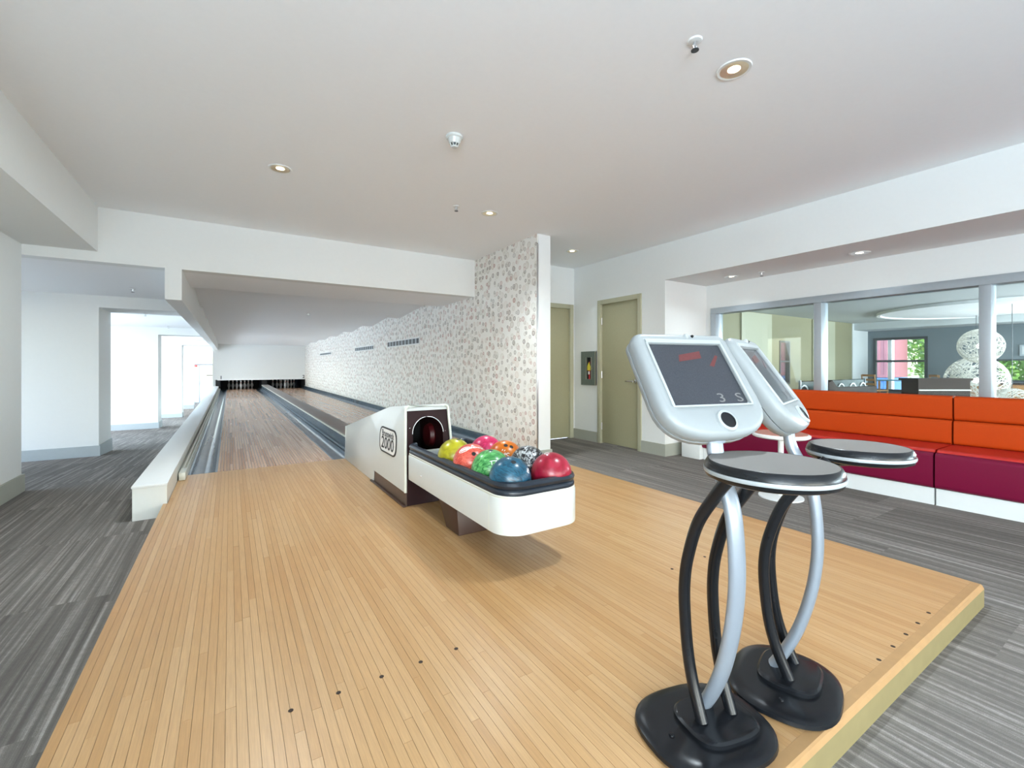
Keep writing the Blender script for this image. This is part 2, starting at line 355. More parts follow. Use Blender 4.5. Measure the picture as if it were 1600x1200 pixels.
# ------------------------------------------------------------------ mesh helpers
class MB:
    def __init__(s): s.v = []; s.f = []
    def add(s, vs, fs):
        o = len(s.v); s.v += [tuple(p) for p in vs]; s.f += [tuple(i+o for i in f) for f in fs]; return s
    def box(s, x0, x1, y0, y1, z0, z1):
        return s.add([(x0,y0,z0),(x1,y0,z0),(x1,y1,z0),(x0,y1,z0),(x0,y0,z1),(x1,y0,z1),(x1,y1,z1),(x0,y1,z1)],
                     [(0,3,2,1),(4,5,6,7),(0,1,5,4),(1,2,6,5),(2,3,7,6),(3,0,4,7)])
    def prism(s, poly, axis, a, b, poly2=None):
        """polygon in the plane normal to axis, extruded a..b; poly coords are the other two axes in xyz order"""
        poly2 = poly2 or poly; n = len(poly)
        def pt(p, t): return {'x': (t, p[0], p[1]), 'y': (p[0], t, p[1]), 'z': (p[0], p[1], t)}[axis]
        vs = [pt(p, a) for p in poly]+[pt(p, b) for p in poly2]
        fs = [tuple(range(n))[::-1], tuple(range(n, 2*n))]+[(i, (i+1) % n, n+(i+1) % n, n+i) for i in range(n)]
        return s.add(vs, fs)
    def lathe(s, prof, c=(0,0,0), seg=32, M=None, cap=True):
        vs = []; fs = []; k = len(prof)
        for i in range(seg):
            a = 2*PI*i/seg
            for r, z in prof: vs.append(Vector((r*math.cos(a), r*math.sin(a), z)))
        for i in range(seg):
            j = (i+1) % seg
            for q in range(k-1): fs.append((i*k+q, j*k+q, j*k+q+1, i*k+q+1))
        if cap:
            if prof[0][0] > 1e-6: fs.append(tuple(i*k for i in range(seg))[::-1])
            if prof[-1][0] > 1e-6: fs.append(tuple(i*k+k-1 for i in range(seg)))
        if M is not None: vs = [M @ p for p in vs]
        return s.add([(p[0]+c[0], p[1]+c[1], p[2]+c[2]) for p in vs], fs)
    def tube(s, path, rad, seg=10, flat=None, up=Vector((1,0,0)), cap=True):
        """swept tube; flat=(rx,ry) makes an elliptical bar with rx along `up`"""
        P = [Vector(p) for p in path]; n = len(P); vs = []; fs = []
        for i, p in enumerate(P):
            t = (P[min(i+1,n-1)]-P[max(i-1,0)]).normalized()
            u = (up-t*up.dot(t))
            if u.length < 1e-4: u = Vector((0,0,1))-t*t.z
            if u.length < 1e-4: u = Vector((0,1,0))-t*t.y
            u.normalize(); w = t.cross(u)
            rx, ry = flat if flat else (rad, rad)
            if isinstance(rad, (list, tuple)): rx = ry = rad[i]
            for k in range(seg):
                a = 2*PI*k/seg
                vs.append(p+u*(rx*math.cos(a))+w*(ry*math.sin(a)))
        for i in range(n-1):
            for k in range(seg):
                j = (k+1) % seg
                fs.append((i*seg+k, i*seg+j, (i+1)*seg+j, (i+1)*seg+k))
        if cap:
            fs.append(tuple(range(seg))[::-1]); fs.append(tuple((n-1)*seg+k for k in range(seg)))
        return s.add(vs, fs)
    def loft(s, rings, closed=True, caps=True):
        k = len(rings[0]); vs = [p for r in rings for p in r]; fs = []
        for i in range(len(rings)-1):
            for j in range(k if closed else k-1):
                q = (j+1) % k; fs.append((i*k+j, i*k+q, (i+1)*k+q, (i+1)*k+j))
        if caps and closed:
            fs.append(tuple(range(k))[::-1]); fs.append(tuple((len(rings)-1)*k+j for j in range(k)))
        return s.add(vs, fs)
    def build(s, name, mat, parent=None, local=False, bev=0.0, smooth=False, bseg=2, ang=40):
        vs = s.v; loc = Vector((0,0,0))
        if parent is not None:
            if not local:
                b = wloc(parent); vs = [(p[0]-b.x, p[1]-b.y, p[2]-b.z) for p in vs]
        elif not local:
            xs = [p[0] for p in vs]; ys = [p[1] for p in vs]; zs = [p[2] for p in vs]
            loc = Vector(((min(xs)+max(xs))/2, (min(ys)+max(ys))/2, min(zs)))
            vs = [(p[0]-loc.x, p[1]-loc.y, p[2]-loc.z) for p in vs]
        me = bpy.data.meshes.new(name); me.from_pydata(vs, [], s.f); me.validate()
        bm = bmesh.new(); bm.from_mesh(me)
        bmesh.ops.recalc_face_normals(bm, faces=bm.faces)
        if bev > 0:
            es = [e for e in bm.edges if len(e.link_faces) == 2 and e.calc_face_angle(0) > math.radians(30)]
            bmesh.ops.bevel(bm, geom=es, offset=bev, segments=bseg, affect='EDGES', profile=0.5, clamp_overlap=True)
        bm.to_mesh(me); bm.free()
        me.materials.append(MATS[mat])
        if smooth or bev > 0:
            me.shade_smooth()
            me.set_sharp_from_angle(angle=math.radians(ang))
        o = bpy.data.objects.new(name, me); COL.objects.link(o)
        if parent is not None: o.parent = parent
        else: o.location = loc
        return o
def wloc(o):
    l = Vector(o.location)
    while o.parent: o = o.parent; l = l+Vector(o.location)
    return l
def tag(o, label=None, cat=None, group=None, kind=None):
    if label: o['label'] = label
    if cat: o['category'] = cat
    if group: o['group'] = group
    if kind: o['kind'] = kind
    return o
def thing(name, label, cat, loc=(0,0,0), rz=0, group=None, kind=None):
    o = bpy.data.objects.new(name, None); COL.objects.link(o); o.empty_display_size = 0.1
    o.location = loc; o.rotation_euler = (0,0,rz)
    return tag(o, label, cat, group, kind)
def copy_tree(o, parent=None):
    c = o.copy(); COL.objects.link(c)
    if parent is not None: c.parent = parent
    for ch in list(o.children): copy_tree(ch, c)
    return c
def box(name, b, mat, parent=None, bev=0.0, local=False):
    return MB().box(*b).build(name, mat, parent, local, bev)
def struct(name, mb, mat, label, cat, bev=0.0):
    o = mb.build(name, mat, None, bev=bev)
    return tag(o, label, cat, kind='structure')
def text_mb(txt, size, fn, weight=0.0, depth=0.0, bold=0.0):
    """lettering as mesh; fn maps (x, y) of the centred text to a 3-D point"""
    cu = bpy.data.curves.new('t', 'FONT'); cu.body = txt; cu.size = size; cu.align_x = 'CENTER'; cu.align_y = 'CENTER'; cu.offset = bold
    cu.resolution_u = 3
    ob = bpy.data.objects.new('t', cu); COL.objects.link(ob)
    dg = bpy.context.evaluated_depsgraph_get()
    me = bpy.data.meshes.new_from_object(ob.evaluated_get(dg))
    mb = MB().add([fn(v.co.x, v.co.y) for v in me.vertices], [tuple(p.vertices) for p in me.polygons])
    bpy.data.objects.remove(ob); bpy.data.curves.remove(cu); bpy.data.meshes.remove(me)
    return mb
def rrect(x0, x1, y0, y1, r, seg=6):
    pts = []
    for cx, cy, a0 in ((x1-r, y1-r, 0), (x0+r, y1-r, PI/2), (x0+r, y0+r, PI), (x1-r, y0+r, 1.5*PI)):
        for i in range(seg+1):
            a = a0+PI/2*i/seg; pts.append((cx+r*math.cos(a), cy+r*math.sin(a)))
    return pts

# ================================================================== STRUCTURE
ZC = 2.655; XL = -1.58; XR = 4.58; XW = 5.42; YH = 5.735; YB = 5.39; YM = 22.9
HZ = 2.13; ZS = 2.226; XBK = -1.07
def ramp_z(y):
    if y <= YH: return 0.0
    if y >= 22.5: return -0.92
    return -0.92*(y-YH)/(22.5-YH)
# carpeted floor: flat hall + ramped corridor beside the lanes
fb = MB()
fb.add([(-6,-9,0),(XW+0.08,-9,0),(XW+0.08,YB+0.05,0),(-6,YB+0.05,0)], [(0,1,2,3)])
ys = [YB+0.05, YH, 8.5, 11.5, 14.7, 18.5, 22.5, 30.6]
vs = []
for y in ys: vs += [(-6, y, ramp_z(y)), (-0.5, y, ramp_z(y))]
fb.add(vs, [(2*i, 2*i+1, 2*i+3, 2*i+2) for i in range(len(ys)-1)])
struct('floor', fb, 'carpet', 'grey brown striped carpet floor running down into the corridor', 'floor')

# main ceiling
struct('ceiling', MB().box(XBK-0.02, XR+0.02, -9, YH+0.05, ZC, ZC+0.1), 'paint_ceiling', 'wide flat white main ceiling over the bowling approach', 'ceiling')
# left bulkhead: drop face and lower soffit
struct('trim_1', MB().box(XL, XBK, -9, YH, ZS, ZC+0.1), 'paint_white', 'lower white bulkhead along the left side of the ceiling', 'bulkhead')
# right bulkhead over the seating recess
struct('trim_2', MB().box(XR, XW+0.1, -9, 3.66, 2.20, ZC+0.1), 'paint_white', 'white bulkhead with downlights above the banquette recess', 'bulkhead')
# header across the mouth of the lanes
hb = MB().box(XL-4, 3.0, YH, YH+0.16, HZ, ZC+0.1)
struct('wall_header', hb, 'paint_white', 'white header wall across the mouth of the lanes', 'wall')
# beam between corridor and lanes
struct('trim_3', MB().box(-0.56, -0.42, YH, YM, 1.81, HZ).box(-0.56, -0.42, YH+0.16, YM, HZ, 2.6), 'paint_white', 'long white dropped beam between corridor and bowling lanes', 'beam')
# saw-tooth ceiling above the lanes
prof = [(YH+0.16, 2.13)]
y = YH+0.16; z0 = 2.125
prof.append((6.95, z0)); y = 6.95
while y < YM-1.0:
    prof.append((y+0.30, z0+0.15)); prof.append((y+2.15, z0-0.006)); y += 2.15; z0 -= 0.008
prof = [p for p in prof if p[0] <= YM]+[(YM+0.1, z0)]
poly = prof+[(YM+0.1, 2.6), (YH+0.16, 2.6)]
struct('ceiling_lanes', MB().prism(poly, 'x', -0.43, 3.02), 'paint_ceiling', 'stepped saw-tooth white ceiling above the two lanes', 'ceiling')
# corridor ceiling
struct('ceiling_corridor', MB().box(-4.6, -0.5, YH+0.16, 30.5, 2.13, 2.25), 'paint_ceiling', 'low white ceiling over the side corridor', 'ceiling')
# left wall by the camera, with an unseen opening added for the side fill
struct('wall_left', MB().box(XL-0.5, XL, -0.6, YH, 0, ZC).box(XL-0.5, XL, -9, -6.2, 0, ZC).box(XL-0.5, XL, -6.2, -0.6, 0, 0.3).box(XL-0.5, XL, -6.2, -0.6, 2.0, ZC), 'paint_white', 'shaded white wall at the left edge, nearest the camera', 'wall')
# corridor piers with portals (cross walls)
piers = [(8.48, 9.23, 1.96), (14.67, 15.35, 1.94), (21.4, 22.2, 1.93)]
plab = ['nearest white cross wall jutting into the corridor', 'second white cross wall along the corridor', 'third white cross wall along the corridor']
for i, (a, b, zp) in enumerate(piers):
    zf = ramp_z(b)-0.05
    m = MB().prism([(-4.6, zf), (XL+0.01, zf), (XL+0.01, zp), (-0.56, zp), (-0.56, 2.14), (-4.6, 2.14)], 'y', a, b)
    struct('wall_corridor', m, 'paint_white', plab[i], 'wall')
    bb = MB().prism([(a-0.015, ramp_z(a)-0.02), (a-0.015, ramp_z(a)+0.15), (b+0.015, ramp_z(a)+0.15), (b+0.015, ramp_z(b)-0.02)], 'x', -4.6, XL+0.026)
    struct('baseboard_corridor', bb, 'baseboard_bluegrey', ['blue grey baseboard of the nearest corridor cross wall', 'blue grey baseboard of the second corridor cross wall', 'blue grey baseboard of the third corridor cross wall'][i], 'baseboard')
struct('wall_corridor', MB().box(-4.6, XL+0.12, 26.1, 26.7, -1, 2.14), 'paint_white', 'last white cross wall before the exit doors', 'wall')
struct('baseboard_corridor', MB().box(-4.6, XL+0.135, 26.085, 26.715, -0.95, -0.73), 'baseboard_bluegrey', 'blue grey baseboard of the last corridor cross wall', 'baseboard')
# outer corridor wall with window openings (bays)
def wall_with_windows(name, x0, x1, y0, y1, z0, z1, holes, mat, label):
    m = MB(); yy = y0
    for (a, b, c, d) in holes:
        m.box(x0, x1, yy, a, z0, z1); m.box(x0, x1, a, b, z0, c); m.box(x0, x1, a, b, d, z1); yy = b
    m.box(x0, x1, yy, y1, z0, z1)
    return struct(name, m, mat, label, 'wall')
wall_with_windows('wall_bays', -4.6, -4.45, YH-0.2, 30.5, -1.0, 2.25, [(5.95, 8.3, 0.2, 2.05), (9.5, 14.4, 0.0, 1.9), (15.6, 21.2, -0.3, 1.7), (22.5, 26.0, -0.4, 1.6), (26.9, 29.9, -0.4, 1.6)], 'paint_white', 'outer corridor wall with tall window openings')
struct('wall_corridor_near', MB().box(-4.6, XL-0.45, YH-0.2, YH, 0, 2.3), 'paint_white', 'return wall closing the first corridor bay', 'wall')
struct('wall_corridor_right', MB().box(-0.62, -0.52, YM+0.1, 30.1, -1, 2.2), 'paint_white', 'white corridor wall beyond the pin deck', 'wall')
# exit doors at the corridor's end
d3 = thing('door_3', 'overexposed glazed exit doors at the far end of the corridor', 'door', (-1.3, 30.2, -0.92), kind='structure')
box('door_frame', (-1.95, -1.87, 30.15, 30.25, -0.92, 1.95), 'window_metal', d3)
box('door_frame', (-0.70, -0.62, 30.15, 30.25, -0.92, 1.95), 'paint_white', d3)
box('door_head', (-1.87, -0.70, 30.15, 30.25, 1.15, 1.24), 'window_metal', d3)
box('mullion', (-1.44, -1.39, 30.16, 30.24, -0.92, 1.15), 'window_metal', d3)
box('pane', (-1.87, -1.44, 30.19, 30.21, -0.90, 1.15), 'glass_clear', d3)
box('pane', (-1.39, -0.70, 30.19, 30.21, -0.90, 1.15), 'glass_clear', d3)
box('pane', (-1.87, -0.70, 30.19, 30.21, 1.24, 1.95), 'glass_clear', d3)
box('push_bar', (-1.10, -0.80, 30.10, 30.13, 0.58, 0.62), 'frame_dark', d3, bev=0.005)
struct('wall_corridor_end', MB().box(-4.6, -1.95, 30.1, 30.3, -1, 2.2).box(-1.95, -0.5, 30.1, 30.3, 1.95, 2.2), 'paint_white', 'white end wall of the corridor around the exit doors', 'wall')
ex = thing('exit_sign', 'small red exit sign above the far glazed doors', 'sign', (-1.64, 30.05, 1.10))
box('sign_case', (-1.76, -1.52, 30.06, 30.15, 1.06, 1.17), 'exit_red', ex, bev=0.004)
text_mb('EXIT', 0.085, lambda x, y: (-1.64+x, 30.056, 1.115+y)).build('lettering', 'print_white', ex)

# left wall baseboard, near
struct('baseboard_left', MB().box(XL-0.51, XL+0.018, -9, YH+0.018, 0, 0.155), 'baseboard_grey', 'grey baseboard under the shaded left wall', 'baseboard')

# divider wall with circle-print wallpaper
XD = 3.0; YD = 4.175
struct('wall_divider', MB().box(XD, XD+0.012, YD+0.012, YM+2.7, 0.0, ZC), 'wallpaper', 'long divider wall covered in ring-print wallpaper beside the lanes', 'wall')
struct('wall_divider_core', MB().box(XD+0.012, XD+0.184, YD, YM+2.7, 0.0, ZC), 'paint_white', 'white end face of the wallpapered divider wall', 'wall')
struct('trim_4', MB().box(XD-0.006, XD+0.014, YD+0.0, YD+0.014, 0.1, 2.53), 'metal_satin', 'thin metal corner strip on the wallpapered wall end', 'trim', bev=0.003)
struct('baseboard_divider', MB().box(XD+0.012, XD+0.2, YD-0.016, YB, 0, 0.15), 'baseboard_grey', 'grey baseboard at the foot of the divider wall end', 'baseboard')
# back wall of the alcove with door 2, right wall with door 1
def door_wall_y(name, x0, x1, yf, yb, z1, dx0, dx1, dz, label):
    m = MB().box(x0, dx0, yf, yb, 0, z1).box(dx1, x1, yf, yb, 0, z1).box(dx0, dx1, yf, yb, dz, z1)
    return struct(name, m, 'paint_white', label, 'wall')
door_wall_y('wall_back', XD+0.18, XR+0.1, YB, YB+0.12, ZC, 3.60, 4.50, 2.03, 'short white back wall of the alcove with an olive door')
m = MB().box(XR, XR+0.12, 3.66, 4.08, 0, ZC).box(XR, XR+0.12, 4.80, YB+0.1, 0, ZC).box(XR, XR+0.12, 4.08, 4.80, 2.03, ZC)
struct('wall_right', m, 'paint_white', 'white right wall with olive door and extinguisher cabinet', 'wall')
struct('baseboard_right', MB().box(XR-0.016, XR+0.1, 4.86, YB, 0, 0.15), 'baseboard_grey', 'grey baseboard between the extinguisher cabinet and the alcove corner', 'baseboard')
struct('baseboard_right', MB().box(XR-0.016, XR+0.1, 3.642, 4.03, 0, 0.15).box(XR+0.1, XW, 3.642, 3.668, 0, 0.15), 'baseboard_grey', 'grey baseboard wrapping the corner beside the white plinth', 'baseboard')
struct('wall_recess', MB().box(XR+0.12, XW+0.1, 3.66, 3.78, 0, ZC), 'paint_white', 'white return wall at the end of the banquette recess', 'wall')
# doors
d1 = thing('door_1', 'olive flush door with lever handle in the right wall', 'door', (XR, 4.44, 0), kind='structure')
box('door_leaf', (XR+0.025, XR+0.065, 4.09, 4.79, 0.012, 2.02), 'door_olive', d1, bev=0.002)
box('door_jamb', (XR-0.018, XR+0.07, 4.03, 4.09, 0, 2.085), 'frame_olive', d1, bev=0.003)
box('door_jamb', (XR-0.018, XR+0.07, 4.79, 4.85, 0, 2.085), 'frame_olive', d1, bev=0.003)
box('door_head', (XR-0.018, XR+0.07, 4.09, 4.79, 2.02, 2.085), 'frame_olive', d1, bev=0.003)
hd = MB().lathe([(0, 0), (0.028, 0), (0.028, 0.008), (0.012, 0.012), (0.012, 0.05), (0, 0.05)], (0,0,0), 20, Matrix.Rotation(-PI/2, 3, 'Y'))
hd.v = [(p[0]+XR+0.025, p[1]+4.165, p[2]+0.92) for p in hd.v]
hd.tube([(XR-0.025, 4.165, 0.92), (XR-0.03, 4.20, 0.922), (XR-0.03, 4.29, 0.92)], 0.009, 8)
hd.build('handle', 'chrome', d1, smooth=True)
for z in (0.25, 1.0, 1.78): MB().lathe([(0, -0.05), (0.009, -0.05), (0.009, 0.05), (0, 0.05)], (XR+0.012, 4.787, z), 10).build('hinge', 'metal_satin', d1, smooth=True)
d2 = thing('door_2', 'half-hidden olive door in the alcove behind the divider wall', 'door', (4.05, YB, 0), kind='structure')
box('door_leaf', (3.61, 4.49, YB+0.025, YB+0.065, 0.012, 2.02), 'door_olive', d2, bev=0.002)
box('door_jamb', (3.55, 3.61, YB-0.018, YB+0.07, 0, 2.085), 'frame_olive', d2, bev=0.003)
box('door_jamb', (4.49, 4.555, YB-0.018, YB+0.07, 0, 2.085), 'frame_olive', d2, bev=0.003)
box('door_head', (3.61, 4.49, YB-0.018, YB+0.07, 2.02, 2.085), 'frame_olive', d2, bev=0.003)
MB().lathe([(0, 0), (0.028, 0), (0.028, 0.008), (0.012, 0.012), (0.012, 0.05), (0, 0.05)], (3.68, YB+0.025, 0.95), 16, Matrix.Rotation(PI/2, 3, 'X')).build('handle', 'chrome', d2, smooth=True)

# recess back wall around the glazing
WZ0, WZ1 = 0.80, 1.89
m = MB().box(XW, XW+0.12, -9, 3.68, 0, WZ0).box(XW, XW+0.12, -9, 3.68, WZ1, 2.3).box(XW, XW+0.12, -9, -4.9, WZ0, WZ1).box(XW, XW+0.12, 3.575, 3.68, WZ0, WZ1)
struct('wall_window', m, 'paint_white', 'white wall above and below the interior glazing behind the banquette', 'wall')
w1 = thing('window_1', 'grey metal framed interior glazing looking into the lounge', 'window', (XW, 0, WZ0), kind='structure')
fx0, fx1 = XW-0.03, XW+0.13
box('window_frame', (fx0, fx1, -4.9, 3.575, WZ1-0.075, WZ1), 'window_metal', w1, bev=0.004)
box('window_frame', (fx0, fx1, -4.9, 3.575, WZ0, WZ0+0.05), 'window_metal', w1, bev=0.004)
box('window_frame', (fx0, fx1, 3.50, 3.575, WZ0+0.05, WZ1-0.075), 'window_metal', w1, bev=0.004)
mull = [2.30, 1.03, -0.24, -1.5, -2.8, -4.1]
for yc in mull: box('mullion', (fx0, fx1, yc-0.035, yc+0.04, WZ0+0.05, WZ1-0.075), 'window_metal', w1, bev=0.004)
yy = [3.50]+mull
for a, b in zip(yy[:-1], yy[1:]): box('pane', (XW+0.05, XW+0.058, b+0.03, a-0.02, WZ0+0.05, WZ1-0.075), 'glass_clear', w1)
# rear wall with the big window the daylight comes through
m = MB().box(XL-0.5, XW+0.1, -9.15, -9, 0, 0.4).box(XL-0.5, XW+0.1, -9.15, -9, 2.3, ZC+0.1).box(XL-0.5, -1.3, -9.15, -9, 0.4, 2.3).box(5.3, XW+0.1, -9.15, -9, 0.4, 2.3)
struct('wall_rear', m, 'paint_white', 'wall behind the viewer with a wide window band', 'wall')

# ================================================================== LANES
FY = 5.17; AZ = 0.10
# masking wall above the pit, pit enclosure
struct('wall_masking', MB().box(-0.62, XD, YM, YM+0.1, 0.525, 2.3), 'paint_white', 'white masking wall above the pin pit', 'wall')
struct('trim_5', MB().box(-0.45, XD, YM-0.02, YM, 0.50, 0.53), 'pin_white', 'thin white trim along the lower edge of the masking wall', 'trim')
pit = MB().box(-0.55, XD, 25.6, 25.7, -0.2, 0.8).box(-0.50, -0.34, YM+0.002, 25.6, -0.2, 0.52).box(2.967, 3.0, YM+0.002, 25.6, -0.2, 0.52).box(-0.50, 3.0, YM+0.101, 25.6, 0.72, 0.8).box(1.23, 1.42, YM+0.05, 25.6, 0.05, 0.72).box(-0.50, -0.42, YM+0.101, 25.6, 0.52, 0.8).box(-0.42, 2.86, 24.9, 25.6, -0.1, -0.05)
struct('wall_pit', pit, 'black_matte', 'black pin pit enclosure behind the pins', 'pit')
for s_, x_ in (('1', -0.315), ('2', 2.93)):
    o = text_mb(s_, 0.20, lambda x, y, x_=x_: (x_+x, YM-0.004, 0.615+y), bold=0.004).build('lane_number', 'print_black')
    tag(o, 'small black lane number on the masking wall above the %s lane' % {'1': 'left', '2': 'right'}[s_], 'number', 'lane numbers')

LANES = [(-0.10, 0.956), (1.685, 2.741)]
for i, (a, b) in enumerate(LANES):
    t = thing('bowling_lane', ['left bowling lane, fully visible, with glossy maple surface', 'right bowling lane, partly hidden behind the ball return'][i], 'bowling lane', ((a+b)/2, FY, 0), group='bowling lanes')
    box('lane_bed', (a, b, FY+0.004, 22.65, 0.0, AZ-0.001), 'lane_wood', t)
    box('pin_deck', (a, b, 22.652, 24.85, 0.0, AZ-0.001), 'pindeck_wood', t)
    # aiming arrows inlaid in the lane
    for k in range(-3, 4):
        cxk = (a+b)/2+k*0.1355; yk = FY+4.6-abs(k)*0.16
        MB().add([(cxk-0.016, yk, AZ), (cxk+0.016, yk, AZ), (cxk, yk+0.15, AZ)], [(0,1,2)]).build('arrow', 'nosing_wood', t)
def gutter(name, x0, x1, y0, y1, label):
    m = MB(); pts = []
    n = 10; cx = (x0+x1)/2; hw = (x1-x0)/2
    top = [(x0, AZ-0.005), (x0+0.02, AZ-0.005)]
    for k in range(n+1):
        a = PI+PI*k/n; top.append((cx+(hw-0.02)*math.cos(a), AZ-0.005+0.085*math.sin(a)))
    top += [(x1-0.0, AZ-0.005)]
    poly = top+[(x1, 0.0), (x0, 0.0)]
    m.prism(poly, 'y', y0, y1)
    o = m.build(name, 'gutter_grey', smooth=True, ang=50)
    return tag(o, label, 'gutter', 'lane gutters')
gutter('gutter', -0.335, -0.10, FY+0.004, 24.8, 'blue grey gutter beside the white ledge, left of lane one')
gutter('gutter', 0.956, 1.174, FY+0.004, 24.8, 'blue grey gutter between lane one and the centre division')
gutter('gutter', 1.456, 1.685, FY+0.004, 24.8, 'gutter on the far side of the centre division')
gutter('gutter', 2.741, 2.965, FY+0.004, 24.8, 'gutter along the wallpapered wall')
# gutter capping rails
t = thing('gutter_capping', 'ridged white capping rail along the left gutter', 'rail', (-0.36, FY, 0))
m = MB().prism([(-0.386, AZ-0.1), (-0.335, AZ-0.1), (-0.335, 0.115), (-0.343, 0.15), (-0.350, 0.15), (-0.356, 0.135), (-0.364, 0.165), (-0.372, 0.17), (-0.378, 0.15), (-0.386, 0.165)], 'y', 5.175, YM)
m.build('rail_body', 'capping_white', t)
box('end_cap', (-0.385, -0.336, 4.95, 5.175, AZ+0.001, 0.172), 'capping_white', t, bev=0.006)
t = thing('gutter_capping', 'blue grey capping ledge against the wallpapered wall', 'rail', (2.98, FY, 0))
box('rail_body', (2.965, 2.999, 5.25, YM, 0.0, 0.19), 'division_side', t)
box('rail_top', (2.955, 2.999, 5.25, YM, 0.19, 0.20), 'capping_white', t)
box('end_cap', (2.955, 2.999, 5.18, 5.25, AZ+0.001, 0.20), 'capping_white', t, bev=0.005)
# centre division with the under-lane ball track cover
t = thing('centre_division', 'long raised brown topped division between the two lanes', 'division', (1.32, FY, 0))
box('side_panel', (1.20, 1.215, 5.175, YM-0.15, 0.0, 0.275), 'division_side', t)
box('side_panel', (1.43, 1.445, 5.175, YM-0.15, 0.0, 0.275), 'division_side', t)
box('cover', (1.195, 1.45, 5.175, YM-0.15, 0.275, 0.29), 'division_top', t, bev=0.004)
box('edge_strip', (1.19, 1.20, 5.175, YM-0.15, 0.255, 0.275), 'capping_white', t)
box('edge_strip', (1.445, 1.455, 5.175, YM-0.15, 0.255, 0.275), 'capping_white', t)
box('lower_rail', (1.175, 1.20, 5.175, YM-0.15, 0.10, 0.125), 'gutter_grey', t, bev=0.004)
# white ledge between corridor and lanes
t = thing('lane_ledge', 'long white boxed ledge between the carpet corridor and the lanes', 'ledge', (-0.495, 4.2, 0))
box('ledge_body', (-0.598, -0.397, 4.2, YM, -0.95, 0.235), 'paint_ledge', t)
box('ledge_cap', (-0.604, -0.394, 4.196, YM, 0.235, 0.252), 'paint_white', t, bev=0.003)

# pins
def pin_profile():
    d = [(0.0, 0.026), (0.020, 0.031), (0.057, 0.0455), (0.085, 0.054), (0.114, 0.0605), (0.149, 0.0578), (0.184, 0.0465), (0.219, 0.0313), (0.238, 0.0242), (0.254, 0.0228), (0.275, 0.0236), (0.300, 0.0282), (0.330, 0.0322), (0.352, 0.0305), (0.368, 0.0225), (0.378, 0.010), (0.381, 0.0)]
    return [(r, z) for z, r in d]
def band(z0, z1):
    pr = pin_profile()
    def R(z):
        for (r0, a), (r1, b) in zip(pr[:-1], pr[1:]):
            if a <= z <= b: return r0+(r1-r0)*(z-a)/(b-a)
    return [(R(z0)+0.0006, z0), (R((z0+z1)/2)+0.0008, (z0+z1)/2), (R(z1)+0.0006, z1)]
pin0 = thing('bowling_pin', 'pin', 'bowling pin', (0,0,0))
MB().lathe([(0, 0)]+pin_profile(), seg=16).build('pin_body', 'pin_white', pin0, local=True, smooth=True)
MB().lathe(band(0.243, 0.252), seg=16, cap=False).build('neck_stripe', 'pin_red', pin0, local=True, smooth=True)
MB().lathe(band(0.266, 0.275), seg=16, cap=False).build('neck_stripe', 'pin_red', pin0, local=True, smooth=True)
first = True
ordn = ['leftmost', 'second from left', 'second from right', 'rightmost']
for li, (a, b) in enumerate(LANES):
    c = (a+b)/2; lane = ['left lane', 'right lane'][li]
    for row in range(4):
        for k in range(row+1):
            x = c+(k-row/2)*0.3048; yv = 23.46+row*0.264
            p = pin0 if first else copy_tree(pin0); first = False
            p.location = (x, yv, AZ-0.001)
            rn = ['front', 'second row', 'third row', 'back row'][row]
            if row == 0: lb = 'single front white bowling pin of the %s triangle' % lane
            elif row == 1: lb = '%s white pin in the second row on the %s' % (['left', 'right'][k], lane)
            elif row == 2: lb = '%s white pin in the third row on the %s' % (['left', 'middle', 'right'][k], lane)
            else: lb = '%s white pin in the back row on the %s' % (ordn[k], lane)
            p['label'] = lb; p['group'] = 'pins on the '+lane

# ================================================================== APPROACH
AX0, AX1, AY0 = -0.42, 2.99, 0.575
ap = thing('approach_platform', 'raised maple approach floor of narrow boards in front of the lanes', 'platform', ((AX0+AX1)/2, (AY0+FY)/2, 0))
MB().prism([(AX0+0.004, AY0+0.02), (AX1-0.004, AY0+0.02), (AX1-0.004, FY), (-0.392, FY), (-0.392, 4.193), (AX0+0.004, 4.193)], 'z', 0.0, AZ-0.006).build('subfloor', 'subfloor_dark', ap)
MB().prism([(AY0, 0.0), (AY0+0.02, 0.0), (AY0+0.02, AZ-0.016), (AY0, AZ-0.018)], 'x', AX0, AX1).build('fascia', 'fascia_wood', ap)
MB().prism([(AY0, AZ-0.018), (AY0+0.006, AZ-0.004), (AY0+0.012, AZ), (AY0+0.042, AZ), (AY0+0.042, AZ-0.018)], 'x', AX0, AX1).build('nosing', 'nosing_wood', ap)
box('side_fascia', (AX1-0.004, AX1, AY0+0.042, FY, 0.0, AZ-0.001), 'fascia_wood', ap)
box('side_fascia', (AX0, AX0+0.004, AY0+0.042, 4.193, 0.0, AZ-0.001), 'fascia_wood', ap)
SW = 0.0271; ns = int((AX1-AX0)/SW); SW = (AX1-AX0)/ns
rp = random.Random(3)
planks = []
for i in range(ns):
    xa = AX0+i*SW; ya = AY0+0.042; first_len = rp.uniform(0.25, 1.5)
    cuts = [ya]; q = ya+first_len
    while q < FY-0.2: cuts.append(q); q += rp.uniform(0.8, 1.7)
    end = 4.194 if xa < -0.40 else FY
    cuts = [c_ for c_ in cuts if c_ < end-0.1]+[end]
    for a, b in zip(cuts[:-1], cuts[1:]): planks.append((xa, a, b))
def seen(p):
    x, a, b = p; x += SW/2
    # apparent size from the hall side of the platform, larger first
    best = 0
    for yv in (a, (a+b)/2, b):
        dpt = x*0.5358+yv*0.8443
        if dpt > 0.3 and abs((x*0.8443-yv*0.5358)/dpt) < 1.18 and 1.03/dpt < 0.86: best = max(best, (b-a)*SW/dpt**2.5)
    return best
planks.sort(key=seen, reverse=True)
gap = 0.0005
shared = {}
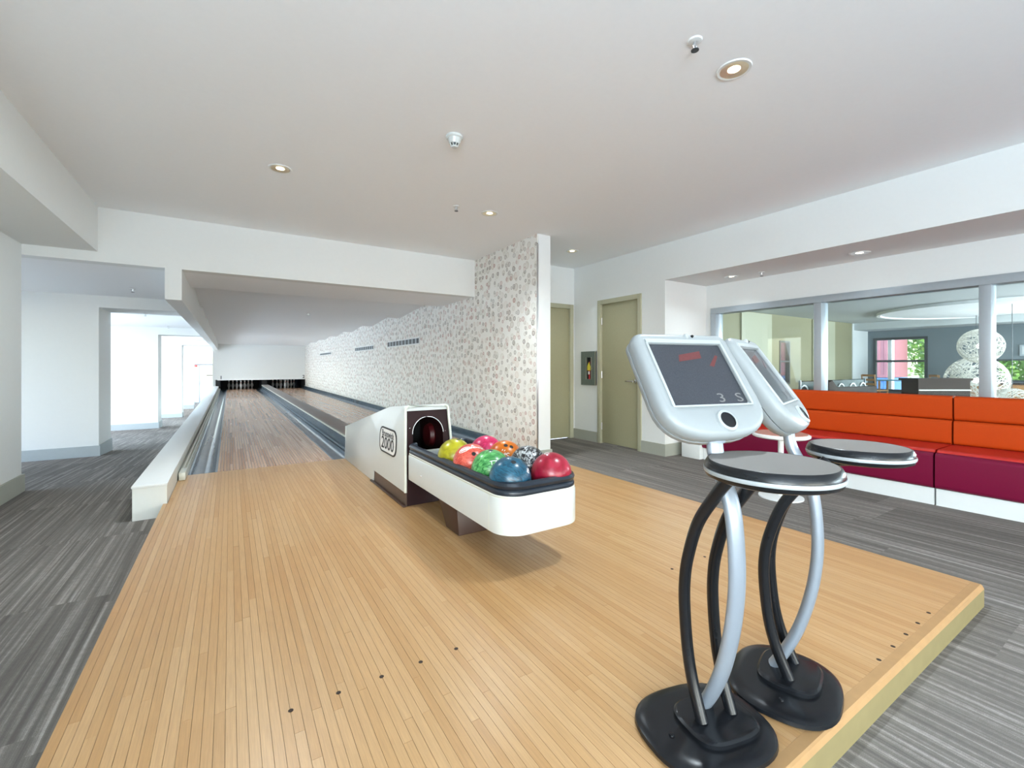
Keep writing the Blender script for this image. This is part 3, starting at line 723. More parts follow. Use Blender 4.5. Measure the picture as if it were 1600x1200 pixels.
for k, (xa, a, b) in enumerate(planks[:300]):
    L = round((b-a)/0.1)*0.1
    key = max(0.2, round(L, 1))
    if key not in shared:
        me = bpy.data.meshes.new('board')
        w = SW/2-gap
        v = [(-w,-0.5,-0.012),(w,-0.5,-0.012),(w,0.5,-0.012),(-w,0.5,-0.012),(-w,-0.5,0),(w,-0.5,0),(w,0.5,0),(-w,0.5,0)]
        v = [(x, yv*key, z) for x, yv, z in v]
        me.from_pydata(v, [], [(0,3,2,1),(4,5,6,7),(0,1,5,4),(1,2,6,5),(2,3,7,6),(3,0,4,7)])
        me.materials.append(MATS['approach_wood']); shared[key] = me
    o = bpy.data.objects.new('board', shared[key]); COL.objects.link(o); o.parent = ap
    o.location = (xa+SW/2-ap.location.x, (a+b)/2-ap.location.y, AZ+rp.uniform(-0.0003, 0.0002))
    o.scale = (1, (b-a-0.0006)/key, 1)
mm = MB()
for xa, a, b in planks[300:]:
    z = AZ+rp.uniform(-0.0003, 0.0002); mm.box(xa+gap, xa+SW-gap, a+0.0003, b-0.0003, AZ-0.012, z)
o = mm.build('boards', 'approach_wood', ap); o['kind'] = 'stuff'
# guide dots let into the boards
dots = [(0.154+0.1355*k, 1.476) for k in range(5)]+[(1.893, 1.469), (2.025, 1.469), (2.162, 1.468)]+[(1.92+0.135*k, 0.627+0.002*k) for k in range(5)]
for x, yv in dots: MB().lathe([(0, AZ-0.004), (0.0075, AZ-0.004), (0.0075, AZ+0.0006), (0, AZ+0.0006)], (x, yv, 0), 14).build('guide_dot', 'lounge_brown', ap)

# ================================================================== BALL RETURN
CX = 1.285; X0 = 1.34
br = thing('ball_return', 'white ball return machine with hood and ball tray on the approach', 'ball return', (X0, 2.9, AZ))
def hx(z): return 0.178+0.03*(0.825-z)/0.7          # half width of the hood by height
def fy(z): return 3.25-(0.825-z)*0.13               # raked front
side = [(5.17, 0.101), (5.17, 0.46), (3.66, 0.785), (3.60, 0.797), (3.50, 0.808), (3.30, 0.826), (3.262, 0.822), (fy(0.80), 0.80), (fy(0.2), 0.20), (4.0, 0.20), (4.0, 0.101)]
def shell_side(sg):
    out = [(CX+sg*hx(z), yv, z) for yv, z in side]; inn = [(CX+sg*(hx(z)-0.012), yv, z) for yv, z in side]
    return MB().loft([out, inn])
for sg in (-1, 1): shell_side(sg).build('hood_side', 'hood_white', br, bev=0.004)
top = side[1:8]
m = MB(); n_ = len(top); vs = []
for yv, z in top: vs += [(CX-hx(z), yv, z), (CX+hx(z), yv, z), (CX+hx(z)-0.004, yv, z-0.012), (CX-hx(z)+0.004, yv, z-0.012)]
fs = []
for i in range(n_-1):
    for k in range(4): fs.append((4*i+k, 4*i+(k+1) % 4, 4*i+4+(k+1) % 4, 4*i+4+k))
fs += [(0,1,2,3), tuple(4*(n_-1)+k for k in range(4))]
m.add(vs, fs).build('hood_top', 'hood_white', br, smooth=True, ang=50)
MB().box(CX-hx(.3), CX+hx(.3), 5.15, 5.17, 0.101, 0.46).build('hood_back', 'hood_white', br)
# pale front trim following the raked opening edge
path = []
zs_ = [0.2+0.6*k/8 for k in range(9)]
L_ = [(CX-hx(z)+0.006, fy(z)-0.004, z) for z in zs_]
R_ = [(CX+hx(z)-0.006, fy(z)-0.004, z) for z in zs_]
arcL = [(CX-hx(.8)+0.006+0.03*(1-math.cos(a)), fy(0.8+0.022*math.sin(a))-0.004, 0.8+0.022*math.sin(a)) for a in (0.5, 1.0, 1.5)]
arcR = [(2*CX-p[0], p[1], p[2]) for p in arcL[::-1]]
MB().tube(L_+arcL+arcR+R_[::-1], 0.011, 8).build('hood_trim', 'hood_trim', br, smooth=True)
# dark front plate with an arched ball opening
AR, AZc = 0.122, 0.615
def plate(z0, z1, off, name, mat):
    out = []; inn = []
    arc = [(PI-PI*k/16) for k in range(17)]
    yq = lambda z: fy(z)+off
    hole = [(-AR, 0.42)]+[(AR*math.cos(a), AZc+AR*math.sin(a)) for a in arc]+[(AR, 0.42)]
    outer = [(-(hx(0.42)-0.014), 0.42)]
    for k in range(17):
        f = k/16
        if f < 0.25: z = AZc+(z1-AZc)*f/0.25; outer.append((-(hx(z)-0.014), z))
        elif f <= 0.75: outer.append((-(hx(z1)-0.014)+(2*(hx(z1)-0.014))*(f-0.25)/0.5, z1))
        else: z = z1-(z1-AZc)*(f-0.75)/0.25; outer.append((hx(z)-0.014, z))
    outer.append((hx(0.42)-0.014, 0.42))
    m = MB(); A = [(CX+p[0], yq(p[1]), p[1]) for p in outer]; B = [(CX+p[0], yq(p[1]), p[1]) for p in hole]
    m.add(A+B, [(i, i+1, len(A)+i+1, len(A)+i) for i in range(len(A)-1)])
    C_ = [(p[0], p[1]+0.5, p[2]) for p in B]
    m.add(B+C_, [(i, i+1, len(B)+i+1, len(B)+i) for i in range(len(B)-1)])
    return m.build(name, mat, br)
plate(0.42, 0.812, 0.006, 'front_plate', 'dark_maroon')
MB().box(CX-0.16, CX+0.16, 3.72, 3.74, 0.2, 0.78).build('tunnel_back', 'black_matte', br)
MB().tube([(CX+AR*1.02*math.cos(PI-PI*k/20), fy(AZc+AR*math.sin(PI*k/20))+0.002, AZc+AR*1.02*math.sin(PI*k/20)) for k in range(21)], 0.003, 6).build('opening_rim', 'metal_satin', br, smooth=True)
for sx_, sz_ in ((-0.135, 0.79), (0.12, 0.79), (-0.142, 0.66), (0.142, 0.62)):
    MB().lathe([(0, 0), (0.005, 0), (0.004, 0.003), (0, 0.004)], (CX+sx_, fy(sz_)+0.006, sz_), 8, Matrix.Rotation(PI/2, 3, 'X')).build('screw', 'chrome', br, smooth=True)
MB().lathe([(0, -0.03), (0.085, -0.03), (0.1, 0), (0.085, 0.03), (0, 0.03)], (CX+0.11, 3.46, 0.56), 24, Matrix.Rotation(PI/2, 3, 'Y')).build('drive_wheel', 'wheel_red', br, smooth=True)
# brown kick plates below the white sides, dark front panel down to the floor
for sg in (-1, 1):
    m = MB(); a_ = [(CX+sg*(hx(z)-0.008), yv, z) for yv, z in ((4.0, 0.101), (4.0, 0.205), (fy(0.205)+0.004, 0.205), (fy(0.101), 0.101))]
    b_ = [(p[0]-sg*0.01, p[1], p[2]) for p in a_]
    m.loft([a_, b_]).build('kick_plate', 'kick_brown', br)
    MB().box(CX+sg*(hx(.1)+0.004)-0.012, CX+sg*(hx(.1)+0.004)+0.012, fy(0.1)-0.01, 4.05, 0.1005, 0.112).build('base_rail', 'brown_plastic', br, bev=0.003)
MB().add([(CX-hx(.42)+0.014, fy(.42)+0.006, 0.42), (CX+hx(.42)-0.014, fy(.42)+0.006, 0.42), (CX+hx(.1)-0.014, fy(.1)+0.006, 0.101), (CX-hx(.1)+0.014, fy(.1)+0.006, 0.101)], [(0,1,2,3)]).build('lower_front_panel', 'dark_maroon', br)
# emblem on the hood's left side
def ex_(z): return CX-hx(z)
ey0, ez0 = 3.615, 0.515
def emb(u, v, off): z = ez0+v; return (ex_(z)-off, ey0-u, z)
outer = rrect(-0.225, 0.225, -0.105, 0.105, 0.075, 6); inner = rrect(-0.208, 0.208, -0.092, 0.092, 0.064, 6)
m = MB(); A = [emb(u, v, 0.005) for u, v in outer]; B = [emb(u, v, 0.005) for u, v in inner]; n_ = len(A)
A0 = [emb(u, v, -0.002) for u, v in outer]
m.add(A+B, [(i, (i+1) % n_, n_+(i+1) % n_, n_+i) for i in range(n_)]); m.add(A0+A, [(i, (i+1) % n_, n_+(i+1) % n_, n_+i) for i in range(n_)])
em = m.build('emblem', 'print_black', br)
MB().add([emb(u, v, 0.004) for u, v in inner], [tuple(range(n_))]).build('emblem_plate', 'print_white', em)
text_mb('Brunswick', 0.075, lambda x, y: emb(x, 0.052+y, 0.0055), bold=0.0012).build('emblem_lettering', 'print_black', em)
text_mb('2000', 0.135, lambda x, y: emb(x*1.25, -0.028+y, 0.0055), bold=0.002).build('emblem_lettering', 'print_black', em)

# ball tray
TW, TY0, TY1, TR = 0.247, 1.785, 3.165, 0.125
def upath(hw, y0, r, n=10):
    """closed racetrack outline of the tray with outward normals; tighter corners at the hood end"""
    pts = []
    for cx_, cy_, rr_, a0 in ((X0-hw+0.07, TY1-0.07, 0.07, PI/2), (X0-hw+r, y0+r, r, PI), (X0+hw-r, y0+r, r, 1.5*PI), (X0+hw-0.07, TY1-0.07, 0.07, 0)):
        for k in range(n+1):
            a = a0+PI/2*k/n; pts.append(((cx_+rr_*math.cos(a), cy_+rr_*math.sin(a)), (math.cos(a), math.sin(a))))
    return pts
def usweep(prof, name, mat, par, smooth=True, ang=40, close=True):
    rings = []
    for (p, nrm) in upath(TW, TY0, TR): rings.append([(p[0]+nrm[0]*o_, p[1]+nrm[1]*o_, z) for o_, z in prof])
    if close: rings.append(rings[0])
    return MB().loft(rings, caps=not close).build(name, mat, par, smooth=smooth, ang=ang)
sk = usweep([(0.0, 0.315), (0.003, 0.31), (0.004, 0.32), (0.004, 0.478), (0.0, 0.486), (-0.014, 0.486), (-0.014, 0.31)], 'tray_skirt', 'hood_white', br)
usweep([(-0.001, 0.486), (0.0, 0.494), (-0.004, 0.500), (-0.014, 0.502), (-0.014, 0.484)], 'piping', 'hood_trim', sk)
rb = [(-0.012, 0.490), (-0.003, 0.498), (-0.001, 0.512), (-0.005, 0.522), (-0.010, 0.526), (-0.004, 0.532), (0.0, 0.545), (-0.006, 0.558), (-0.020, 0.564), (-0.034, 0.558), (-0.042, 0.54), (-0.044, 0.45), (-0.012, 0.45)]
usweep(rb, 'tray_bumper', 'rim_blue', br, close=False)
bed = [p for p, _ in upath(TW-0.02, TY0+0.02, TR-0.02)]
MB().prism(bed, 'z', 0.435, 0.449).build('tray_bed', 'black_gloss', br)
MB().prism([p for p, _ in upath(TW-0.012, TY0+0.012, TR-0.012)], 'z', 0.312, 0.32).build('tray_underside', 'brown_plastic', br)
for xx in (-0.118, 0.118): MB().box(X0+xx-0.006, X0+xx+0.006, TY0+0.06, TY1-0.02, 0.449, 0.4495).build('tray_rail', 'metal_satin', br)
for bx in ((X0-0.17, 3.00, 0.3, 0.035, 0.06), (X0+0.06, 3.03, -0.3, 0.07, 0.05)):
    m = MB().box(-bx[3], bx[3], -bx[4]/2, bx[4]/2, 0, 0.012)
    Mx = Matrix.Rotation(bx[2], 3, 'Z'); m.v = [tuple(Mx @ Vector(p)+Vector((bx[0], bx[1], 0.45))) for p in m.v]
    m.build('felt_pad', 'hood_trim', br)
MB().lathe([(0, 0), (0.006, 0), (0.005, 0.003), (0, 0.004)], (X0-TW-0.004, 2.86, 0.385), 10, Matrix.Rotation(-PI/2, 3, 'Y')).build('screw', 'chrome', br, smooth=True)
MB().box(X0-TW-0.0048, X0-TW-0.002, TY0+TR+0.02, TY0+TR+0.023, 0.315, 0.484).build('skirt_seam', 'hood_trim', br)
# support leg
m = MB(); a0, a1 = 1.166, 1.40
lo = [(a0, 2.435, 0.1005), (a1, 2.435, 0.1005), (a1, 2.62, 0.1005), (a0, 2.62, 0.1005)]
hi = [(a0-0.0, 2.47, 0.315), (a1+0.0, 2.47, 0.315), (a1, 2.80, 0.315), (a0, 2.80, 0.315)]
m.loft([lo, hi]).build('leg', 'brown_plastic', br, bev=0.006)

# ================================================================== BALLS
RB = 0.108
def on_ball(dirv, up, u, v, off=0.0006):
    """point on the ball surface at tangent offset (u,v) from direction dirv"""
    d = Vector(dirv).normalized(); r = Vector(up).cross(d).normalized(); w = d.cross(r)
    p = (d*RB+r*u+w*v).normalized()*(RB+off)
    return p
def disc_on(dirv, up, u, v, rad, mat, name, par, off=0.0006, r0=0.0):
    vs = []; n = 14
    if r0 == 0:
        vs = [on_ball(dirv, up, u+rad*math.cos(2*PI*k/n), v+rad*math.sin(2*PI*k/n), off) for k in range(n)]
        fs = [tuple(range(n))]
    else:
        vs = [on_ball(dirv, up, u+q*math.cos(2*PI*k/n), v+q*math.sin(2*PI*k/n), off) for q in (r0, rad) for k in range(n)]
        fs = [(k, (k+1) % n, n+(k+1) % n, n+k) for k in range(n)]
    return MB().add(vs, fs).build(name, mat, par, local=True)
def camdir(loc, dx, dy):
    """unit vector from the ball centre: towards the hall's front, dx to the right, dy up"""
    f = (Vector((0, 0, 1.13))-Vector(loc)).normalized(); r = f.cross(Vector((0,0,-1))).normalized() * 1.0
    r = Vector((0,0,1)).cross(f).normalized(); u = f.cross(r)
    q = max(0.0, 1-dx*dx-dy*dy)**0.5
    return f*q+r*dx+u*dy
balls = [
 ('blue', (1.21, 1.925), 'marbled deep blue bowling ball at the front of the tray'),
 ('crimson', (1.455, 1.90), 'large crimson bowling ball at the front right of the tray'),
 ('green', (1.222, 2.145), 'streaky green bowling ball behind the blue one'),
 ('marble', (1.462, 2.13), 'black and silver marbled bowling ball behind the crimson one'),
 ('coral', (1.213, 2.365), 'coral red bowling ball with white logo beside the orange one'),
 ('orange', (1.445, 2.36), 'orange bowling ball with two finger holes showing'),
 ('yellow', (1.21, 2.585), 'yellow bowling ball nearest the hood opening'),
 ('magenta', (1.44, 2.59), 'magenta pink bowling ball behind the orange one'),
]
bm_sphere = None
for nm, (bx_, by_), lb in balls:
    loc = (bx_, by_, 0.4495+RB)
    t = thing('bowling_ball', lb, 'bowling ball', (bx_, by_, 0.4495), group='balls in the tray')
    cpt = Vector((0, 0, RB))
    def place(ob): ob.location = cpt; return ob
    bm = bmesh.new(); bmesh.ops.create_uvsphere(bm, u_segments=40, v_segments=24, radius=RB)
    me = bpy.data.meshes.new('ball_body'); bm.to_mesh(me); bm.free(); me.shade_smooth(); me.materials.append(MATS['ball_'+nm])
    o = bpy.data.objects.new('ball_body', me); COL.objects.link(o); o.parent = t; o.location = cpt
    o.rotation_euler = (0.3*len(nm) % 2, 0.5, 0.9*len(nm))
    def hole(dx, dy, rad=0.0125):
        d = camdir(loc, dx, dy)
        place(disc_on(d, (0,0,1), 0, 0, rad, 'black_matte', 'finger_hole', t, 0.0007))
        place(disc_on(d, (0,0,1), 0, 0, rad*1.3, 'ball_'+nm, 'hole_rim', t, 0.0009, rad))
    def letter(txt, size, dx, dy, tilt=0.0, mat='print_white'):
        d = camdir(loc, dx, dy); r_ = Vector((0,0,1)).cross(d).normalized(); w_ = d.cross(r_)
        c_, s_ = math.cos(tilt), math.sin(tilt)
        m = text_mb(txt, size, lambda x, y: tuple((d*RB+r_*(x*c_-y*s_)+w_*(x*s_+y*c_)).normalized()*(RB+0.001)), bold=0.0006)
        place(m.build('lettering', mat, t, local=True))
    if nm == 'coral':
        hole(0.14, 0.42); letter('BRUNSWICK', 0.021, 0.20, 0.76, -0.12)
        d = camdir(loc, -0.36, 0.66); r_ = Vector((0,0,1)).cross(d).normalized(); w_ = d.cross(r_)
        def loopm(sx, sy, rr):
            pts = [on_ball(d, (0,0,1), (math.cos(a)*sx*math.cos(.75)-math.sin(a)*sy*math.sin(.75)), (math.cos(a)*sx*math.sin(.75)+math.sin(a)*sy*math.cos(.75)), 0.0008) for a in [2*PI*k/28 for k in range(29)]]
            return MB().tube(pts, rr, 6)
        place(loopm(0.034, 0.016, 0.0022).build('logo', 'print_white', t, local=True))
        place(MB().add([on_ball(d, (0,0,1), (math.cos(a)*0.024*math.cos(.75)-math.sin(a)*0.007*math.sin(.75)), (math.cos(a)*0.024*math.sin(.75)+math.sin(a)*0.007*math.cos(.75)), 0.0012) for a in [2*PI*k/20 for k in range(20)]], [tuple(range(20))]).build('logo', 'print_white', t, local=True))
    elif nm == 'orange':
        hole(0.05, 0.68); hole(0.37, 0.60); letter('//', 0.05, -0.14, 0.30, -0.2); letter('oC', 0.026, 0.10, 0.20, -0.35)
    elif nm == 'green':
        hole(0.0, 0.92); letter('TZone', 0.036, 0.38, 0.30, -0.1)
    elif nm == 'blue':
        hole(0.16, 0.70, 0.013); letter('Bk', 0.03, 0.83, 0.33, 0.9)
    elif nm == 'crimson':
        letter('eU', 0.042, -0.22, 0.945, -0.2)
    elif nm == 'marble':
        hole(-0.3, 0.80)
    elif nm == 'yellow':
        hole(0.2, 0.93)

# ================================================================== SCORING CONSOLES
def console(label, kx, ky, yaw, H, hyaw, hpitch, tc_, tD, tz):
    t = thing('scoring_console', label, 'console', (kx, ky, AZ), math.radians(yaw), 'scoring consoles')
    # base: bulged rounded plate with a smaller raised step
    def sup(a, b, n, z, cx=0, cy=0, seg=44):
        out = []
        for k in range(seg):
            q = 2*PI*k/seg; c, s = math.cos(q), math.sin(q)
            out.append((cx+a*math.copysign(abs(c)**(2/n), c), cy+b*math.copysign(abs(s)**(2/n), s), z))
        return out
    bcx, bcy = -0.03, 0.012
    MB().loft([sup(.180,.150,2.6,0.0005,bcx,bcy), sup(.186,.155,2.6,0.006,bcx,bcy), sup(.184,.153,2.6,0.016,bcx,bcy), sup(.172,.142,2.6,0.024,bcx,bcy), sup(.14,.115,2.6,0.027,bcx,bcy)]).build('base_plate', 'console_black', t, local=True, smooth=True, ang=35)
    MB().loft([sup(.105,.088,3.2,0.024,0,0), sup(.105,.088,3.2,0.038,0,0), sup(.098,.082,3.2,0.043,0,0)]).build('base_step', 'console_black', t, local=True, smooth=True, ang=35)
    for bx, by in ((-0.15, 0.0), (0.09, 0.0)): MB().lathe([(0, 0.026), (0.008, 0.026), (0.007, 0.031), (0, 0.032)], (bx, by, 0), 10).build('bolt', 'console_black', t, local=True, smooth=True)
    def spline(pts, n=6):
        out = []
        for i in range(len(pts)-1):
            p0 = pts[max(i-1,0)]; p1 = pts[i]; p2 = pts[i+1]; p3 = pts[min(i+2,len(pts)-1)]
            for k in range(n):
                u = k/n
                out.append(tuple(0.5*((2*p1[j])+(-p0[j]+p2[j])*u+(2*p0[j]-5*p1[j]+4*p2[j]-p3[j])*u*u+(-p0[j]+3*p1[j]-3*p2[j]+p3[j])*u**3) for j in range(3)))
        out.append(pts[-1]); return out
    blk = [(-.006, .040), (.030, .125), (.052, .21), (.064, .32), (.064, .40), (.050, .48), (.010, .59), (-.060, .69), (-.105, .745)]
    for sx in (-0.052, 0.052):
        MB().tube(spline([(sx, a, b) for a, b in blk]), 0.0165, 12).build('leg', 'console_black', t, local=True, smooth=True)
    slv = [(.046, .040), (.012, .10), (-.026, .19), (-.058, .31), (-.074, .43), (-.073, .54), (-.060, .64), (-.030, .715), (-.004, .77), (.004, .82), (.002, .852)]
    MB().tube(spline([(0, a, b) for a, b in slv]), 0.02, 16, flat=(0.026, 0.017)).build('silver_post', 'console_silver', t, local=True, smooth=True)
    MB().tube([(0, .004, .815), (0, .003, .835), (0, 0.002, .848)], 0.02, 16, flat=(0.034, 0.024)).build('post_collar', 'console_silver', t, local=True, smooth=True)
    # round table
    Mi = Matrix.Rotation(-math.radians(yaw), 3, 'Z'); tl = Mi @ Vector((tc_[0]-kx, tc_[1]-ky, 0)); zt = tz-AZ; R_t = tD/2
    MB().lathe([(0, zt-0.003), (R_t, zt-0.003), (R_t-0.0, zt), (0, zt)], (tl.x, tl.y, 0), 48).build('table_top', 'tabletop_taupe', t, local=True)
    MB().lathe([(R_t+0.0, zt+0.0005), (R_t+0.004, zt-0.001), (R_t+0.010, zt-0.012), (R_t+0.011, zt-0.020), (R_t-0.01, zt-0.022), (R_t-0.01, zt-0.003)], (tl.x, tl.y, 0), 56, cap=False).build('table_rim', 'console_black', t, local=True, smooth=True, ang=60)
    MB().lathe([(R_t-0.01, zt-0.021), (R_t+0.012, zt-0.021), (R_t+0.0135, zt-0.026), (R_t+0.012, zt-0.031), (R_t-0.01, zt-0.032)], (tl.x, tl.y, 0), 56, cap=False).build('table_band', 'console_light', t, local=True, smooth=True, ang=60)
    MB().lathe([(0, zt-0.031), (R_t+0.010, zt-0.031), (R_t+0.008, zt-0.040), (R_t-0.004, zt-0.046), (0, zt-0.048)], (tl.x, tl.y, 0), 56).build('table_underside', 'console_black', t, local=True, smooth=True, ang=60)
    arm = MB().tube([(0, -0.035, zt-0.058), (tl.x*0.5, tl.y*0.5-0.02, zt-0.056), (tl.x, tl.y, zt-0.054)], 0.014, 10, flat=(0.028, 0.009), up=Vector((1, 0, 0)))
    arm.build('table_arm', 'console_black', t, local=True, smooth=True)
    # head
    hd_ = thing('screen_head', None, None); hd_.parent = t
    hl = Mi @ Vector((H[0]-kx, H[1]-ky, 0)); hd_.location = (hl.x, hl.y, H[2]-AZ)
    hd_.rotation_euler = (math.radians(hpitch), 0, math.radians(hyaw-yaw))
    # outline in head plane (x right, z up), screen faces -y
    def outline(s=0.0):
        pts = []
        w, tp, bt = 0.178+s, 0.150+s, -0.207-s
        r = 0.035+s*0.5
        for k in range(7): a = PI/2*k/6; pts.append((w-r+r*math.cos(a), tp-r+r*math.sin(a)))
        for k in range(7): a = PI/2+PI/2*k/6; pts.append((-w+r+r*math.cos(a), tp-r+r*math.sin(a)))
        for k in range(17):
            a = PI+PI*k/16; c_, s_ = math.cos(a), math.sin(a)
            pts.append(((w+0.004)*math.copysign(abs(c_)**0.72, c_), -0.085+(bt+0.085)*-1*math.copysign(abs(s_)**0.80, s_)))
        return pts
    def ring(s, yv): return [(p[0], yv, p[1]) for p in outline(s)]
    # front bezel with screen opening
    fr = MB(); o_ = outline(-0.016); sw, sh = 0.137, 0.110; n_ = len(o_)
    rings = [ring(-0.004, 0.045), ring(0.0, 0.030), ring(0.0, 0.012), ring(-0.004, 0.003), ring(-0.016, -0.004)]
    hole = []
    for p in o_:                                           # project the outline on the screen opening
        dx, dz = p[0], p[1]-0.0
        q = min(sw/abs(dx) if abs(dx) > 1e-6 else 9, sh/abs(dz) if abs(dz) > 1e-6 else 9)
        hole.append((dx*q, dz*q))
    rings.append([(h[0]*1.07, -0.002, h[1]*1.07) for h in hole]); rings.append([(h[0], 0.006, h[1]) for h in hole])
    fr.loft(rings, caps=False).build('bezel', 'console_grey', hd_, local=True, smooth=True, ang=50)
    MB().loft([ring(-0.002, 0.047), ring(-0.003, 0.060), ring(-0.02, 0.078), ring(-0.06, 0.088)]).build('rear_shell', 'console_grey', hd_, local=True, smooth=True, ang=50)
    MB().loft([ring(-0.008, 0.0445), ring(-0.008, 0.0475)]).build('shell_seam', 'console_black', hd_, local=True)
    sc_ = MB().box(-sw-0.004, sw+0.004, 0.006, 0.012, -sh-0.004, sh+0.004).build('screen', 'screen_dark', hd_, local=True)
    # raised frame strips around the screen
    for nm_, b_ in (('screen_surround', (-sw-0.006, sw+0.006, -0.006, 0.007, sh-0.002, sh+0.012)), ('screen_surround', (-sw-0.006, sw+0.006, -0.004, 0.007, -sh-0.004, -sh+0.002)), ('screen_surround', (sw-0.001, sw+0.008, -0.005, 0.007, -sh, sh)), ('screen_surround', (-sw-0.008, -sw+0.001, -0.005, 0.007, -sh, sh))):
        MB().box(*b_).build(nm_, 'console_light', hd_, local=True, bev=0.002)
    # faint red reflections and dim glyphs painted on the dark screen
    MB().add([(x_, 0.0055, z_) for x_, z_ in ((-0.045, 0.045), (0.045, 0.058), (0.05, 0.085), (-0.035, 0.070))], [(0,1,2,3)]).build('screen_reflection_mark', 'reflection_red', sc_, local=True)
    MB().add([(x_, 0.0055, z_) for x_, z_ in ((0.062, 0.030), (0.078, 0.026), (0.112, 0.066), (0.104, 0.070))], [(0,1,2,3)]).build('screen_reflection_mark', 'reflection_red', sc_, local=True)
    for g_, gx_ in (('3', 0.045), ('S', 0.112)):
        text_mb(g_, 0.042, lambda x, y, gx_=gx_: (gx_+x*1.5, 0.0052, -0.085+y)).build('screen_reflection_mark', 'screen_dim', sc_, local=True)
    # trackball pad
    MB().lathe([(0.024, -0.003), (0.030, -0.002), (0.033, 0.004), (0.031, 0.010), (0.024, 0.012)], (0.012, 0, -0.163), 28, Matrix.Rotation(PI/2, 3, 'X'), cap=False).build('button_ring', 'console_light', hd_, local=True, smooth=True)
    MB().lathe([(0, 0.009), (0.024, 0.009), (0.024, 0.004), (0, 0.004)], (0.012, -0.001, -0.163), 28, Matrix.Rotation(PI/2, 3, 'X')).build('trackball_pad', 'console_black', hd_, local=True)
    MB().lathe([(0, 0.006), (0.006, 0.005), (0.009, 0.0), (0.009, -0.006)], (0.018, -0.004, 0.136), 16, Matrix.Rotation(PI/2, 3, 'X')).build('knob', 'console_light', hd_, local=True, smooth=True)
    MB().lathe([(0, 0.004), (0.004, 0.004), (0.005, 0.0)], (0.040, -0.004, 0.135), 10, Matrix.Rotation(PI/2, 3, 'X')).build('sensor', 'console_black', hd_, local=True)
    # neck block under the head
    MB().loft([[(sx*0.04, yv, z) for sx, yv in ((-1,0.03),(1,0.03),(1,0.085),(-1,0.085))] for z in (-0.196, -0.13)]).build('neck_block', 'console_silver', hd_, local=True, bev=0.008)
    return t
c1_ = console('nearer scoring console with round table, its dark screen facing the camera', 1.159, 0.753, -13.1, (1.180, 0.822, 1.1086), -13.1, -34.4, (1.164, 0.604), 0.29, 0.886)
c2_ = console('farther scoring console, screen turned edge-on, between the nearer one and the banquette', 1.5405, 0.7386, 17.4, (1.556, 0.814, 1.1023), 17.4, -34.1, (1.719, 0.6156), 0.26, 0.872)

# ================================================================== BANQUETTE
SX0 = 4.80
def banq(y0, y1, label):
    t = thing('banquette', label, 'sofa', (5.1, (y0+y1)/2, 0), group='banquette sections')
    g = 0.004
    box('plinth', (SX0+0.03, XW-0.002, y0+g, y1-g, 0.0, 0.135), 'paint_white', t)
    fp = rrect(SX0, SX0+0.10, 0.137, 0.425, 0.035, 4)
    MB().prism(fp, 'y', y0+g, y1-g).build('front_panel', 'vinyl_maroon', t, smooth=True, ang=30)
    sp = rrect(SX0+0.05, XW-0.02, 0.25, 0.447, 0.03, 4)
    MB().prism(sp, 'y', y0+g, y1-g).build('seat_cushion', 'vinyl_red', t, smooth=True, ang=30)
    def back(z0, z1, xo):
        p = rrect(XW-0.135+xo, XW-0.004, z0, z1, 0.03, 4)
        return MB().prism([(x+ (z1-z)*-0.10*0, z) for x, z in p], 'y', y0+g, y1-g)
    back(0.447, 0.655, -0.005).build('back_cushion', 'vinyl_orange', t, smooth=True, ang=30)
    back(0.657, 0.865, 0.012).build('back_cushion', 'vinyl_orange', t, smooth=True, ang=30)
    return t
banq(1.21, 3.30, 'orange, red and maroon vinyl banquette section behind the consoles')
banq(-1.2, 1.205, 'banquette section at the right edge of the photo')
tag(box('plinth_end', (SX0-0.03, XW-0.002, 3.305, 3.56, 0, 0.27), 'paint_white', bev=0.004), 'white end block closing the banquette by the baseboard', 'plinth')
# round side table
t = thing('side_table', 'small round side table with rust woven top by the banquette', 'table', (4.0, 1.99, 0))
MB().lathe([(0, 0.001), (0.17, 0.001), (0.17, 0.012), (0.03, 0.02), (0, 0.02)], (4.0, 1.99, 0), 36).build('base', 'paint_white', t, smooth=True)
MB().lathe([(0, 0.02), (0.022, 0.02), (0.022, 0.52), (0, 0.52)], (4.0, 1.99, 0), 20).build('pedestal', 'paint_white', t, smooth=True)
MB().lathe([(0, 0.515), (0.20, 0.515), (0.218, 0.525), (0.22, 0.54), (0.205, 0.55), (0.198, 0.549), (0, 0.549)], (4.0, 1.99, 0), 44).build('table_rim', 'paint_white', t, smooth=True)
MB().lathe([(0, 0.549), (0.197, 0.549), (0.197, 0.553), (0, 0.553)], (4.0, 1.99, 0), 44).build('table_top', 'woven_rust', t)

# ================================================================== WALL AND CEILING FITTINGS
fe = thing('extinguisher_cabinet', 'dark green recessed fire extinguisher cabinet on the right wall', 'cabinet', (XR, 5.04, 0.84))
m = MB()
for b_ in ((4.885, 5.195, 0.84, 0.93), (4.885, 5.195, 1.255, 1.345), (4.885, 4.965, 0.93, 1.255), (5.075, 5.195, 0.93, 1.255)): m.box(XR-0.03, XR-0.001, *b_)
m.build('cabinet_door', 'cabinet_green', fe)
box('cabinet_back', (XR-0.004, XR-0.001, 4.96, 5.08, 0.92, 1.26), 'black_matte', fe)
box('window_bead', (XR-0.034, XR-0.029, 5.070, 5.080, 0.925, 1.26), 'metal_satin', fe)
box('window_bead', (XR-0.034, XR-0.029, 4.960, 4.970, 0.925, 1.26), 'metal_satin', fe)
box('cabinet_edge', (XR-0.034, XR-0.001, 4.870, 4.885, 0.84, 1.345), 'metal_satin', fe)
